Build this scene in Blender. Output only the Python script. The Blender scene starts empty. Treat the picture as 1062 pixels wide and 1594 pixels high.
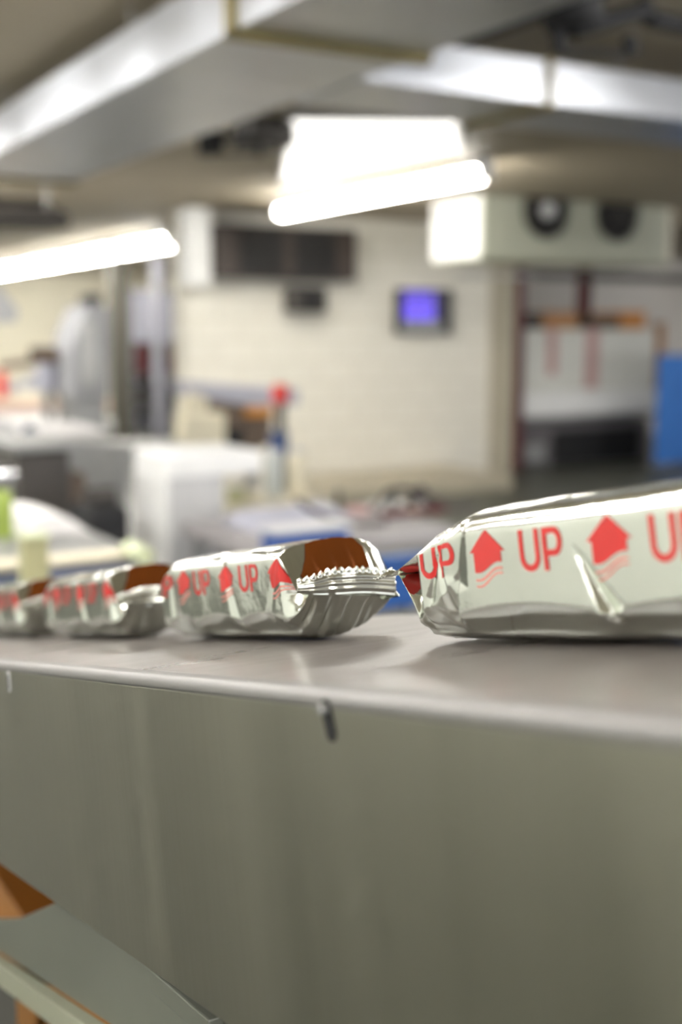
import bpy, bmesh, math, random
import numpy as np
from mathutils import Matrix, Vector
random.seed(7)
SC = bpy.context.scene
COL = SC.collection

# ------------------------------------------------------------------ camera
F = 1850.0
PITCH = math.atan(277 / F)
YAW = math.atan(1081 / math.hypot(F, 277))
CAM = np.array([0.0, 0.0, 1.6])
cam_d = bpy.data.cameras.new('camera')
cam_d.sensor_fit = 'VERTICAL'
cam_d.sensor_height = 36.0
cam_d.sensor_width = 24.0
cam_d.lens = 36.0 * F / 1594.0
cam_d.clip_start = 0.02
cam_d.dof.use_dof = True
cam_d.dof.focus_distance = 0.545
cam_d.dof.aperture_fstop = 4.7
cam = bpy.data.objects.new('camera', cam_d)
COL.objects.link(cam)
cam.location = CAM
cam.rotation_euler = (math.pi / 2 - PITCH, 0, -YAW)
SC.camera = cam

# ------------------------------------------------------------------ world, exposure
SC.view_settings.view_transform = 'Standard'
SC.view_settings.look = 'None'
SC.view_settings.gamma = 1.0
SC.view_settings.exposure = 1.88
SC.view_settings.use_curve_mapping = False
SC.cycles.use_denoising = True
SC.cycles.max_bounces = 10
SC.cycles.glossy_bounces = 6
SC.cycles.sample_clamp_indirect = 6.0
W = bpy.data.worlds.new('World')
SC.world = W
W.use_nodes = True
W.node_tree.nodes['Background'].inputs['Color'].default_value = (0.95, 0.96, 0.98, 1)
W.node_tree.nodes['Background'].inputs['Strength'].default_value = 0.62

TUBE_STRENGTH = 18.0
ADDED_STRENGTH = 12.0
PATCH_STRENGTH = 0.5
CEIL = 2.8

# ------------------------------------------------------------------ lens geometry helpers (pixel of the photo -> a point on a real plane)
_fw = np.array([math.sin(YAW) * math.cos(PITCH), math.cos(YAW) * math.cos(PITCH), -math.sin(PITCH)])
_rt = np.array([math.cos(YAW), -math.sin(YAW), 0.0])
_up = np.cross(_rt, _fw)
def ray(x, y): return _fw * F + _rt * (x - 531) + _up * (797 - y)
def at(ax, v, x, y):
    d = ray(x, y)
    return CAM + d * ((v - CAM[ax]) / d[ax])

# ------------------------------------------------------------------ materials
def lin(c):
    def f(v):
        v /= 255.0
        return v / 12.92 if v <= 0.04045 else ((v + 0.055) / 1.055) ** 2.4
    return tuple(f(v) for v in c) + (1.0,)
def mat(name, c, rough=0.6, metal=0.0, var=0.12, scale=6.0, stretch=(1, 1, 1), bump=0.0, bscale=40.0, coat=0.0, rvar=0.0):
    m = bpy.data.materials.new(name); m.use_nodes = True
    nt = m.node_tree; b = nt.nodes['Principled BSDF']
    b.inputs['Roughness'].default_value = rough
    b.inputs['Metallic'].default_value = metal
    b.inputs['Coat Weight'].default_value = coat
    tc = nt.nodes.new('ShaderNodeTexCoord'); mp = nt.nodes.new('ShaderNodeMapping')
    mp.inputs['Scale'].default_value = stretch
    nt.links.new(tc.outputs['Object'], mp.inputs['Vector'])
    n = nt.nodes.new('ShaderNodeTexNoise'); n.inputs['Scale'].default_value = scale; n.inputs['Detail'].default_value = 4
    nt.links.new(mp.outputs['Vector'], n.inputs['Vector'])
    r = nt.nodes.new('ShaderNodeValToRGB')
    base = lin(c)
    lo = tuple(max(0, v * (1 - var)) for v in base[:3]) + (1,)
    hi = tuple(min(1, v * (1 + var)) for v in base[:3]) + (1,)
    r.color_ramp.elements[0].position = 0.3; r.color_ramp.elements[0].color = lo
    r.color_ramp.elements[1].position = 0.7; r.color_ramp.elements[1].color = hi
    nt.links.new(n.outputs['Fac'], r.inputs['Fac'])
    nt.links.new(r.outputs['Color'], b.inputs['Base Color'])
    if rvar:
        mr = nt.nodes.new('ShaderNodeMapRange')
        mr.inputs['To Min'].default_value = max(0.02, rough - rvar); mr.inputs['To Max'].default_value = rough + rvar
        mr.inputs['From Min'].default_value = 0.3; mr.inputs['From Max'].default_value = 0.7
        nt.links.new(n.outputs['Fac'], mr.inputs['Value']); nt.links.new(mr.outputs['Result'], b.inputs['Roughness'])
    if bump:
        n2 = nt.nodes.new('ShaderNodeTexNoise'); n2.inputs['Scale'].default_value = bscale; n2.inputs['Detail'].default_value = 3
        nt.links.new(mp.outputs['Vector'], n2.inputs['Vector'])
        bp = nt.nodes.new('ShaderNodeBump'); bp.inputs['Strength'].default_value = bump; bp.inputs['Distance'].default_value = 0.002
        nt.links.new(n2.outputs['Fac'], bp.inputs['Height']); nt.links.new(bp.outputs['Normal'], b.inputs['Normal'])
    return m
def glow(name, c, s):
    m = bpy.data.materials.new(name); m.use_nodes = True
    nt = m.node_tree; b = nt.nodes['Principled BSDF']
    b.inputs['Base Color'].default_value = lin(c)
    b.inputs['Emission Color'].default_value = lin(c)
    b.inputs['Emission Strength'].default_value = s
    return m
def blocks(name, c, c2, bw, bh):
    m = mat(name, c, 0.55, 0, 0.05, 2.0)
    nt = m.node_tree; b = nt.nodes['Principled BSDF']
    tc = nt.nodes.new('ShaderNodeTexCoord'); mp = nt.nodes.new('ShaderNodeMapping')
    mp.inputs['Rotation'].default_value = (math.pi / 2, 0, 0)
    br = nt.nodes.new('ShaderNodeTexBrick')
    br.inputs['Scale'].default_value = 1.0; br.inputs['Brick Width'].default_value = bw; br.inputs['Row Height'].default_value = bh
    br.inputs['Mortar Size'].default_value = 0.012
    br.inputs['Color1'].default_value = lin(c); br.inputs['Color2'].default_value = tuple(v * 0.96 for v in lin(c)[:3]) + (1,); br.inputs['Mortar'].default_value = lin(c2)
    nt.links.new(tc.outputs['Object'], mp.inputs['Vector']); nt.links.new(mp.outputs['Vector'], br.inputs['Vector'])
    nt.links.new(br.outputs['Color'], b.inputs['Base Color'])
    return m
M = {}
M['cream'] = blocks('cream_painted_blocks', (230, 226, 214), (216, 211, 197), 0.45, 0.22)
M['paint'] = mat('pale_wall_paint', (212, 214, 207), 0.6, 0, 0.05, 1.5)
M['greywall'] = mat('greyer_wall_tone', (176, 168, 148), 0.6, 0, 0.05, 3)
M['storewall'] = mat('store_wall_panel', (200, 196, 190), 0.5, 0, 0.05, 1)
M['ceil'] = mat('ceiling_paint', (166, 155, 134), 0.7, 0, 0.08, 0.8)
M['floor'] = mat('floor_resin', (62, 64, 55), 0.4, 0, 0.15, 3)
M['steel'] = mat('brushed_steel', (158, 156, 143), 0.36, 1.0, 0.06, 30, (1, 1, 0.04), 0.10, 160, rvar=0.03)
M['bed'] = mat('bed_surface', (108, 102, 98), 0.31, 0.0, 0.10, 34, (0.2, 1, 1), 0.05, 60, rvar=0.05)
M['bed'].node_tree.nodes['Principled BSDF'].inputs['Specular IOR Level'].default_value = 0.6
M['edge'] = mat('edge_steel', (138, 136, 134), 0.5, 0.9, 0.05, 30, (1, 0.1, 1))
M['olivesteel'] = mat('lip_steel', (150, 152, 132), 0.5, 0.2, 0.06)
M['benchgrey'] = mat('bench_grey', (150, 146, 146), 0.6)
M['plate'] = mat('bracket_steel', (120, 122, 112), 0.45, 0.5, 0.1)
M['galv'] = mat('galvanised_sheet', (205, 208, 214), 0.36, 0.9, 0.10, 2.5, rvar=0.06)
M['flange'] = mat('olive_flange', (128, 116, 72), 0.5, 0.3, 0.1)
M['greysteel'] = mat('grey_steel', (150, 150, 148), 0.4, 0.6, 0.08)
M['lightgrey'] = mat('light_grey_paint', (190, 190, 190), 0.5, 0, 0.06)
M['bluegrey'] = mat('blue_grey_paint', (164, 164, 176), 0.5, 0, 0.06)
M['white'] = mat('white_enamel', (232, 232, 230), 0.4, 0, 0.03)
M['post'] = mat('post_grey_paint', (84, 82, 74), 0.5, 0.1, 0.06)
M['black'] = mat('black_plastic', (18, 18, 20), 0.7, 0, 0.2)
M['dark'] = mat('dark_grey_metal', (66, 62, 58), 0.5, 0.2, 0.15)
M['brown'] = mat('brown_painted_metal', (104, 88, 74), 0.6, 0, 0.2)
M['maroon'] = mat('maroon_steel', (92, 34, 34), 0.5, 0.1, 0.1)
M['redp'] = mat('red_lamp_plastic', (205, 40, 30), 0.35, 0, 0.05)
M['blue'] = mat('blue_plastic', (52, 112, 190), 0.4, 0, 0.04)
M['navy'] = mat('navy_plastic', (56, 76, 120), 0.5, 0, 0.1)
M['board'] = mat('cardboard', (176, 132, 92), 0.8, 0, 0.1)
M['cooler'] = mat('cooler_green_grey', (176, 178, 160), 0.5, 0, 0.05)
M['cloth'] = mat('white_cloth', (225, 222, 220), 0.8, 0, 0.05, bump=0.3, bscale=20)
M['cream2'] = mat('cream_plastic', (214, 206, 182), 0.5, 0, 0.06)
M['olive'] = mat('olive_painted_post', (168, 166, 126), 0.5, 0, 0.08)
M['palegreen'] = mat('pale_green_plastic', (190, 198, 160), 0.4, 0, 0.08)
M['green'] = mat('leaf_green_plastic', (142, 160, 70), 0.4, 0, 0.1)
M['orange'] = mat('orange_brown_plastic', (140, 92, 30), 0.55, 0, 0.12)
M['pink'] = mat('dusty_pink_fabric', (190, 152, 148), 0.8, 0, 0.1)
M['hose'] = mat('hose_rubber', (64, 52, 54), 0.4, 0, 0.2)
M['clear'] = mat('grey_glass_jar', (176, 180, 176), 0.15, 0, 0.1, coat=0.6)
M['printred'] = mat('red_print', (200, 36, 33), 0.38, 0.0, 0.06, 60, coat=0.35)
M['printpink'] = mat('pale_red_print', (226, 138, 128), 0.38, 0.1, 0.06, 60)
M['copper'] = mat('brown_coated_foil', (140, 76, 30), 0.17, 0.75, 0.12, 40)
M['foil'] = mat('silver_foil', (214, 217, 208), 0.13, 1.0, 0.02, 30, bump=0.04, bscale=260)
M['tube'] = glow('fluorescent_diffuser', (255, 252, 244), TUBE_STRENGTH)
M['addedtube'] = glow('added_light_glow', (255, 253, 250), ADDED_STRENGTH)
M['panel'] = glow('ceiling_patch_glow', (255, 252, 246), PATCH_STRENGTH)
M['purple'] = glow('violet_display_glow', (126, 104, 228), 0.22)

# ------------------------------------------------------------------ mesh helpers
class MB:
    def __init__(s): s.v = []; s.f = []; s.sm = []
    def add(s, vs, fs, smooth=False):
        o = len(s.v); s.v += [tuple(map(float, v)) for v in vs]
        s.f += [tuple(i + o for i in f) for f in fs]; s.sm += [smooth] * len(fs); return s
    def box(s, a, b):
        x0, x1 = sorted((a[0], b[0])); y0, y1 = sorted((a[1], b[1])); z0, z1 = sorted((a[2], b[2]))
        return s.add([(x0, y0, z0), (x1, y0, z0), (x1, y1, z0), (x0, y1, z0), (x0, y0, z1), (x1, y0, z1), (x1, y1, z1), (x0, y1, z1)],
                     [(0, 3, 2, 1), (4, 5, 6, 7), (0, 1, 5, 4), (1, 2, 6, 5), (2, 3, 7, 6), (3, 0, 4, 7)])
    def prism(s, poly, vec):
        n = len(poly); p = [np.array(q, float) for q in poly]; v = np.array(vec, float)
        return s.add(p + [q + v for q in p], [tuple(range(n))[::-1], tuple(range(n, 2 * n))] + [(i, (i + 1) % n, n + (i + 1) % n, n + i) for i in range(n)])
    def tube(s, pts, r, n=16):
        pts = [np.array(p, float) for p in pts]; rs = r if isinstance(r, (list, tuple)) else [r] * len(pts)
        vs = []; prev = None
        for i, p in enumerate(pts):
            d = pts[min(i + 1, len(pts) - 1)] - pts[max(i - 1, 0)]; d = d / (np.linalg.norm(d) + 1e-12)
            a = np.cross(d, (0, 0, 1.0) if prev is None else prev)
            if np.linalg.norm(a) < 1e-3: a = np.cross(d, (1.0, 0, 0))
            a /= np.linalg.norm(a); b = np.cross(a, d); prev = b if prev is None else b
            prev = b
            for k in range(n):
                t = 2 * math.pi * k / n; vs.append(p + rs[i] * (a * math.cos(t) + b * math.sin(t)))
        m = len(pts)
        fs = [(i * n + k, i * n + (k + 1) % n, (i + 1) * n + (k + 1) % n, (i + 1) * n + k) for i in range(m - 1) for k in range(n)]
        s.add(vs, fs, True)
        s.add(vs[:n], [tuple(range(n))[::-1]]); s.add(vs[-n:], [tuple(range(n))]); return s
    def grid(s, P):
        a, b = P.shape[:2]
        return s.add(P.reshape(-1, 3), [(i * b + j, i * b + j + 1, (i + 1) * b + j + 1, (i + 1) * b + j) for i in range(a - 1) for j in range(b - 1)], True)
    def build(s, name, m, parent=None, bevel=0.0, org=None):
        me = bpy.data.meshes.new(name)
        v = s.v
        if org is not None: v = [(p[0] - org[0], p[1] - org[1], p[2] - org[2]) for p in v]
        me.from_pydata(v, [], s.f); me.update()
        me.polygons.foreach_set('use_smooth', s.sm)
        o = bpy.data.objects.new(name, me); COL.objects.link(o); me.materials.append(m)
        bm = bmesh.new(); bm.from_mesh(me); bmesh.ops.recalc_face_normals(bm, faces=bm.faces); bm.to_mesh(me); bm.free()
        if parent is not None: o.parent = parent
        if org is not None and parent is None: o.location = org
        if bevel:
            b = o.modifiers.new('bevel', 'BEVEL'); b.width = bevel; b.segments = 2; b.limit_method = 'ANGLE'
        return o
def tag(o, label, cat, group=None):
    o['label'] = label; o['category'] = cat
    if group: o['group'] = group
    return o
def thing(name, loc, label, cat, group=None, rot=(0, 0, 0)):
    o = bpy.data.objects.new(name, None); COL.objects.link(o); o.location = [float(v) for v in loc]; o.rotation_euler = rot
    o.empty_display_size = 0.1
    return tag(o, label, cat, group)
def struct(name, mb, m):
    o = mb.build(name, m); o['kind'] = 'structure'; return o
def span(px0, py0, px1, py1, Y):
    """the rectangle those pixels cover on the plane at depth Y -> x0, x1, z0, z1"""
    ym = (py0 + py1) / 2; xm = (px0 + px1) / 2
    return (at(1, Y, px0, ym)[0], at(1, Y, px1, ym)[0], at(1, Y, xm, py1)[2], at(1, Y, xm, py0)[2])
def rbox(px0, py0, px1, py1, Y, D, z0=None):
    a = span(px0, py0, px1, py1, Y)
    return MB().box((a[0], Y, a[2] if z0 is None else z0), (a[1], Y + D, a[3]))
def parts(mbs, name, m, t, bevel=0.0):
    for mb in mbs: part(mb, name, m, t, bevel)
def part(mb, name, m, t, bevel=0.0):
    """a part given in world coordinates, stored relative to its unrotated thing"""
    return mb.build(name, m, t, bevel, org=tuple(t.location))

# ------------------------------------------------------------------ the room
WY = 11.0
xa = at(1, WY, 292, 560)[0]; xb = at(1, WY, 762, 560)[0]; xc = at(1, WY, 797, 560)[0]
struct('floor', MB().box((-2.6, -4, -0.1), (24, 26, 0)), M['floor'])
struct('ceiling', MB().box((-2.6, -4, CEIL), (24, 26, CEIL + 0.15)), M['ceil'])
struct('wall_left', MB().box((-2.75, -4, 0), (-2.6, 26, CEIL)), M['paint'])
struct('wall_back', MB().box((xa, WY, 0), (xb, WY + 0.35, CEIL)), M['cream'])
struct('wall_end_1', MB().box((xb, WY - 0.03, 0), (xc, WY + 0.38, CEIL)), M['greywall'])  # greyer strip at the right end of the back wall
xl0 = at(1, 9.8, 440, 750)[0]; xl1 = at(1, 9.8, 797, 750)[0]
struct('wall_low', MB().box((xl0, 9.8, 0), (xl1, WY - 0.001, 0.14)), M['greywall'])
struct('wall_rear', MB().box((-2.6, 24, 0), (24, 24.2, CEIL)), mat('rear_cream_paint', (234, 228, 208), 0.6, 0, 0.04, 1.2))
struct('wall_store', MB().box((xc + 0.02, 14.2, 0), (23.8, 14.35, CEIL)), M['storewall'])
struct('wall_right', MB().box((23.8, -4, 0), (24, 24, CEIL)), M['paint'])

# ------------------------------------------------------------------ ceiling lights
def tube_light(p0, p1, label, w=0.10, group='fluorescent tube lights under the ceiling', gm='tube'):
    p0 = np.array(p0, float); p1 = np.array(p1, float); c = (p0 + p1) / 2
    t = thing('fluorescent_tube_light', (c[0], c[1], CEIL), label, 'light', group)
    L = abs(p1[1] - p0[1]); z = c[2]
    b = MB().box((c[0] - w * 0.7, c[1] - L / 2, z + 0.03), (c[0] + w * 0.7, c[1] + L / 2, CEIL - 0.001))
    part(b, 'light_housing', M['white'], t, 0.004)
    d = MB().tube([(c[0], c[1] - L / 2 + 0.04, z), (c[0], c[1] + L / 2 - 0.04, z)], w / 2, 14)
    part(d, 'glowing_diffuser', M[gm], t)
    for sg in (-1, 1):
        e = MB().box((c[0] - w * 0.5, c[1] + sg * L / 2 - 0.03, z - w * 0.45), (c[0] + w * 0.5, c[1] + sg * L / 2 + 0.03, z + 0.03))
        part(e, 'end_cap', M['white'], t, 0.004)
    return t
TZ = 2.7
a0 = at(2, TZ, 440, 330); a1 = at(2, TZ, 752, 268)
tube_light(((a0[0] + a1[0]) / 2, a0[1], TZ), ((a0[0] + a1[0]) / 2, a1[1], TZ), 'long fluorescent tube light glowing beside the twin-fan cooler', 0.11)
names = ['glowing tube light nearest the grey post, right end of left row', 'glowing tube light just left of the grey post in the left row',
         'glowing tube light second from the left frame edge', 'glowing tube light cut off by the left frame edge']
for (xr, xl), nm in zip([(268, 190), (182, 112), (106, 42), (34, -30)], names):
    yr = 520 - 148 * (xr + 550) / 820; yl = 520 - 148 * (xl + 550) / 820
    p = at(2, TZ, xr, yr); q = at(2, TZ, xl, yl)
    tube_light((p[0], q[1], TZ), (p[0], p[1], TZ), nm, 0.2)
# unseen lights added along the ceiling to brighten walls, ducts and foil
for i, (x, y) in enumerate([(-1.3, 0.2), (-1.3, 3.4), (-1.3, 6.6), (-1.3, 9.8), (0.9, -1.6), (3.4, 0.6), (7.5, 2.6), (-1.3, 14), (-1.3, -2.4), (15, 12), (0.12, 4.2), (0.12, 6.6), (0.12, 9.0), (2.3, 1.1), (4.3, 1.9), (1.9, 10.1), (1.5, 8.4), (0.12, 2.2), (10.5, 8.5), (8, 17), (9.4, 21)]):
    tube_light((x, y - 0.75, TZ), (x, y + 0.75, TZ), 'unseen tube light added on the ceiling to brighten the room', 0.14, 'added lights outside the frame', 'addedtube')
# large bright area of ceiling, built as a glowing framed sheet
q0 = at(2, CEIL, 452, 172); q1 = at(2, CEIL, 712, 176); q2 = at(2, CEIL, 714, 228); q3 = at(2, CEIL, 437, 280)
X0 = (q3[0] + 0.05); X1 = q2[0]; Y0 = q0[1]; Y1 = q3[1]
t = thing('glowing_ceiling_patch', ((X0 + X1) / 2, (Y0 + Y1) / 2, CEIL), 'large bright patch of ceiling, built glowing, above the long tube light', 'light')
xl, xr = at(2, CEIL, 448, 230)[0], at(2, CEIL, 712, 215)[0]
pts = [(q0[0], q0[1]), (q1[0], q1[1]), (q2[0], q2[1]), (q3[0], q3[1])]
part(MB().prism([(p[0], p[1], CEIL - 0.03) for p in pts], (0, 0, 0.02)), 'glowing_patch', M['panel'], t)
cx = sum(p[0] for p in pts) / 4; cy = sum(p[1] for p in pts) / 4
fr = MB()
for i in range(4):
    A = pts[i]; B = pts[(i + 1) % 4]
    fr.tube([(A[0], A[1], CEIL - 0.025), (B[0], B[1], CEIL - 0.025)], 0.024, 8)
part(fr, 'patch_frame', M['greysteel'], t)

# ------------------------------------------------------------------ conveyor frame of reference
u = ray(-530, 987); TILT = math.atan2(u[2], u[1])
Z430 = 0.625
FX = (ray(430, 998) / F * Z430)[0]
P0 = at(0, FX + 0.015, 430, 998)
CM = Matrix.Translation(Vector(P0)) @ Matrix.Rotation(TILT, 4, 'X')
def cw(x, y, z): return CM @ Vector((x, y, z))
def loc(P):
    d = np.array(P) - P0; c, s = math.cos(TILT), math.sin(TILT)
    return np.array((d[0], d[1] * c + d[2] * s, -d[1] * s + d[2] * c))
ROT = (TILT, 0, 0)
EX = loc(at(0, 0.17818, 531, 1078))[0]

t = thing('conveyor', cw(0, 0, 0), 'sloping brushed-steel conveyor carrying the foil-wrapped bars', 'conveyor', rot=ROT)
YN, YF = -0.9, 1.15
# bed with rolled near edge
R = 0.0045
b = MB().box((EX + R + 0.0064, YN, -0.002), (0.135, YF, 0.0)); b.build('conveyor_bed', M['bed'], t)
prof = [(EX + R + 0.006, -0.0015), (EX + R + 0.006, 0.0), (EX + R, 0.0)] + [(EX + R - R * math.sin(a), -R + R * math.cos(a)) for a in np.linspace(0, math.pi / 2, 12)[1:]]
prof += [(EX, -0.0055), (EX + 0.0015, -0.0055), (EX + 0.0015, -R)]
prof += [(EX + R - (R - .0015) * math.sin(a), -R + (R - .0015) * math.cos(a)) for a in np.linspace(math.pi / 2, 0, 7)[1:]]
b = MB(); n = len(prof)
vs = [(x, y, z) for y in (YN, YF) for (x, z) in prof]
b.add(vs, [(i, (i + 1) % n, n + (i + 1) % n, n + i) for i in range(n)], True)
b.add(vs, [tuple(range(n)), tuple(range(n, 2 * n))])
b.build('rolled_edge', M['edge'], t)
b = MB().box((EX + 0.0001, YN, -0.1364), (EX + 0.003, YF, -0.0055))
b.build('side_panel', M['steel'], t, 0.0004)
b = MB().box((0.128, YN, -0.1364), (0.1305, YF, -0.0025)); b.build('far_side_panel', M['steel'], t)
b = MB()
for y in (YN + 0.1, -0.3, 0.4, 1.0): MB().tube([(EX + 0.003, y, -0.06), (0.128, y, -0.06)], 0.012, 14).build('cross_bar', M['greysteel'], t)
def screw(y, z, r, slot):
    s = MB().tube([(EX + 0.0006, y, z), (EX - 0.0012, y, z), (EX - 0.0019, y, z)], [r, r, r * 0.75], 24)
    o = s.build('screw', M['greysteel'], t)
    k = MB().box((EX - 0.00205, y - r * 0.55, z - r * 0.1), (EX - 0.0018, y + r * 0.55, z + r * 0.1)); k.build('screw_slot', M['dark'], o)
g0 = loc(at(0, P0[0] + EX, 508, 1103)); g1 = loc(at(0, P0[0] + EX, 516, 1140))
# bolt in its slot
b = MB()
sl = [(g0[1], g0[2]), (g1[1], g1[2])]
def stadium(p, q, r, n=12):
    p = np.array(p); q = np.array(q); d = (q - p) / np.linalg.norm(q - p); a0 = math.atan2(d[1], d[0]); out = []
    for k in range(n + 1):
        a = a0 + math.pi / 2 + math.pi * k / n; out.append(p + r * np.array((math.cos(a), math.sin(a))))
    for k in range(n + 1):
        a = a0 - math.pi / 2 + math.pi * k / n; out.append(q + r * np.array((math.cos(a), math.sin(a))))
    return out
st = stadium(sl[0], sl[1], 0.0031)
b.prism([(EX - 0.0003, p[0], p[1]) for p in st], (0.0008, 0, 0)); o = b.build('adjuster_slot', M['black'], t)
o['label'] = 'dark elongated slot in the steel side panel'
b = MB().tube([(EX + 0.001, g0[1], g0[2]), (EX - 0.0022, g0[1], g0[2]), (EX - 0.003, g0[1], g0[2])], [0.0019, 0.0019, 0.0014], 20)
b.build('bolt', M['greysteel'], t)
g2 = loc(at(0, P0[0] + EX, 14, 1061))
b = MB(); st = stadium((g2[1], g2[2] + 0.003), (g2[1], g2[2] - 0.003), 0.0034)
b.prism([(EX - 0.0006, p[0], p[1]) for p in st], (0.0014, 0, 0)); o = b.build('slot_washer', M['lightgrey'], t)
st = stadium((g2[1], g2[2] + 0.003), (g2[1], g2[2] - 0.003), 0.0018)
MB().prism([(EX - 0.0009, p[0], p[1]) for p in st], (0.0014, 0, 0)).build('washer_slot', M['dark'], o)
for y in (-0.62, 0.62): screw(y, -0.012, 0.0035, 0)

# ------------------------------------------------------------------ foil wrapped bars
BW, BH = 0.069, 0.0565
SEC = [(0.018, 0), (0.0045, 0.007), (0.0006, 0.0105), (0, 0.014), (0, 0.026), (0, 0.042), (0.0002, 0.0462), (0.0022, 0.0500), (0.0064, 0.0532), (0.013, 0.0553), (0.022, 0.0563), (0.034, 0.0567),
       (0.046, 0.0562), (0.0535, 0.0538), (0.059, 0.049), (0.063, 0.041), (0.067, 0.031), (0.069, 0.022), (0.064, 0.0135), (0.052, 0.0055), (0.036, 0)]
def section(n):
    P = np.array(SEC)
    for _ in range(2):
        Q = np.roll(P, -1, 0); P = np.stack([P * 0.75 + Q * 0.25, P * 0.25 + Q * 0.75], 1).reshape(-1, 2)
    d = np.linalg.norm(np.roll(P, -1, 0) - P, axis=1); s = np.concatenate([[0], np.cumsum(d)]); P = np.vstack([P, P[:1]])
    tt = np.linspace(0, s[-1], n, endpoint=False)
    x = np.interp(tt, s, P[:, 0]); z = np.interp(tt, s, P[:, 1])
    tx = np.roll(x, -1) - np.roll(x, 1); tz = np.roll(z, -1) - np.roll(z, 1); L = np.hypot(tx, tz)
    return x, z, -tz / L, tx / L, tt       # outward normal: the section runs clockwise seen from the near end
def tri(a): return 2 * np.abs(2 * (a / (2 * math.pi) - np.floor(a / (2 * math.pi) + 0.5))) - 1
class Bar:
    def __init__(s, Lb, Tf, Tn, zff, zfn, creases, pleats, seed, drop=0.0):
        s.drop = drop
        s.Lb, s.Tf, s.Tn, s.zff, s.zfn, s.cr, s.pl, s.seed = Lb, Tf, Tn, zff, zfn, creases, pleats, seed
        s.rng = np.random.RandomState(seed)
        s.waves = [(s.rng.uniform(0, math.pi), s.rng.uniform(90, 260), s.rng.uniform(0, 6.28), s.rng.uniform(0.4, 1)) for _ in range(7)]
        s.big = [(s.rng.uniform(-0.5, 0.5), s.rng.uniform(60, 120), s.rng.uniform(0, 6.28), 1) for _ in range(4)]
    def deform(s, l, x, z, nx, nz):
        l = np.asarray(l, float); x = np.asarray(x, float) + 0 * l; z = np.asarray(z, float) + 0 * l
        x0, z0 = x.copy(), z.copy()
        vf = s.Lb + s.Tf - l; vn = l + s.Tn
        # tapers toward the two seals
        tft = np.interp(vf, [0, s.Tf * 0.62, s.Tf], [1, 0.24, 0]); tfb = np.clip(1 - vf / (s.Tf * 0.27), 0, 1); tfk = np.clip(1 - vf / (s.Tf * 0.42), 0, 1)
        tnt = np.clip(1 - vn / s.Tn, 0, 1) ** 0.85; tnb = np.clip(1 - vn / (s.Tn * 1.15), 0, 1) ** 1.6
        top = np.where(z0 > s.zff, tft ** 1.05, tfb ** 0.9); zz = s.zff + (z0 - s.zff) * (1 - top)
        zfn = s.zfn - 0.12 * x0; top2 = np.where(z0 > zfn, tnt, tnb); zz = np.where(top2 > 0, zfn + (zz - zfn) * (1 - top2), zz)
        # gusset tucks of the side faces
        def tuck(zc, tmax, amt):
            zr = np.where(z0 > zc, (z0 - zc) / (0.047 - zc), (zc - z0) / (zc - 0.004))
            return amt * tmax * np.clip(1 - zr, 0, 1)
        zz = zz - s.drop * np.clip((z0 - 0.040) / 0.016, 0, 1) * (1 - np.clip(np.maximum(tft, tnt), 0, 1))
        side = np.clip(1 - x0 / 0.012, 0, 1) - np.clip(1 - (BW - x0) / 0.012, 0, 1)
        x = x + side * tuck(s.zff, np.maximum(tfk ** 0.6, 0), 0.022) + side * tuck(zfn, tnt, 0.022)
        # gathers running into the seals, crumples
        endw = np.clip(tft * 1.2, 0, 1) + np.clip(tnt * 1.2 + 0.35 * np.clip(1 - l / 0.012, 0, 1), 0, 1)
        g = tri(x0 * 520 + 2 * np.sin(l * 60)) * 0.6 + tri(x0 * 1100 + l * 150 + 1.0) * 0.35
        horiz = np.abs(nz)
        d = -(0.0011 + 0.0014 * (l < 0.02) * (z0 < 0.03) - 0.0002 * (l < 0.02) * (z0 > 0.03)) * endw * (1 - np.maximum(tft, tnt) ** 6) * (g + 1) * (0.35 + 0.65 * horiz)
        c = 0
        for a, k, ph, w in s.waves:
            c = c + w * tri(l * k * math.cos(a) + (z0 * 1.2 + x0 * 0.8) * k * 1.6 * math.sin(a) + ph)
        c = c / len(s.waves)
        topw = np.clip((z0 - 0.046) / 0.007, 0, 1)
        d = d - 0.0016 * (c + 0.25) * (0.11 + 0.45 * topw + np.where((x0 < 0.008) & (l > s.Lb * 0.5), 0.25, 1.1) * np.clip(endw, 0, 1)) * (1 - 0.9 * np.maximum(tft, tnt) ** 6)
        # large soft facets
        e = 0
        for a, k, ph, w in s.big: e = e + tri(l * k + z0 * k * a * 2 + ph)
        d = d - 0.0005 * (e / 4 + 0.5) * (1 - np.clip(endw, 0, 1))
        near = np.clip(1 - x0 / 0.02, 0, 1)
        # explicit creases on the near face: (l0,z0,l1,z1,width far side,width near side,depth)
        for (la, za, lb, zb, w1, w2, dep) in s.cr:
            dl, dz = lb - la, zb - za; L2 = dl * dl + dz * dz
            tp = ((l - la) * dl + (z0 - za) * dz) / L2
            tc = np.clip(tp, 0, 1); Ln = math.sqrt(L2)
            sd = ((l - la) * dz - (z0 - za) * dl) / Ln
            beyond = np.abs(tp - tc) * Ln
            wide = 0.25 + 0.75 * tc
            v = np.clip(1 - np.where(sd > 0, sd / (w1 * wide), -sd / (w2 * wide)) - beyond / 0.006, 0, 1)
            d = d - dep * v * near * (0.4 + 0.6 * tc)
        # scalloped lower lip: between the pleats the foil tucks under the bar
        pl = sorted(s.pl); sc = np.zeros_like(l)
        for a, b2 in zip(pl[:-1], pl[1:]):
            q = (l - a) / (b2 - a); sc = np.where((q >= 0) & (q <= 1), np.sqrt(np.clip(4 * q * (1 - q), 0, 1)), sc)
        zl = 0.0095 + 0.0075 * sc
        inner = np.clip(1 - x0 / 0.010, 0, 1)
        x = x + inner * np.clip(zl - z0, 0, 1) * 0.75 * (z0 < 0.03)
        x = x + nx * d; zz = zz + nz * d
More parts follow.
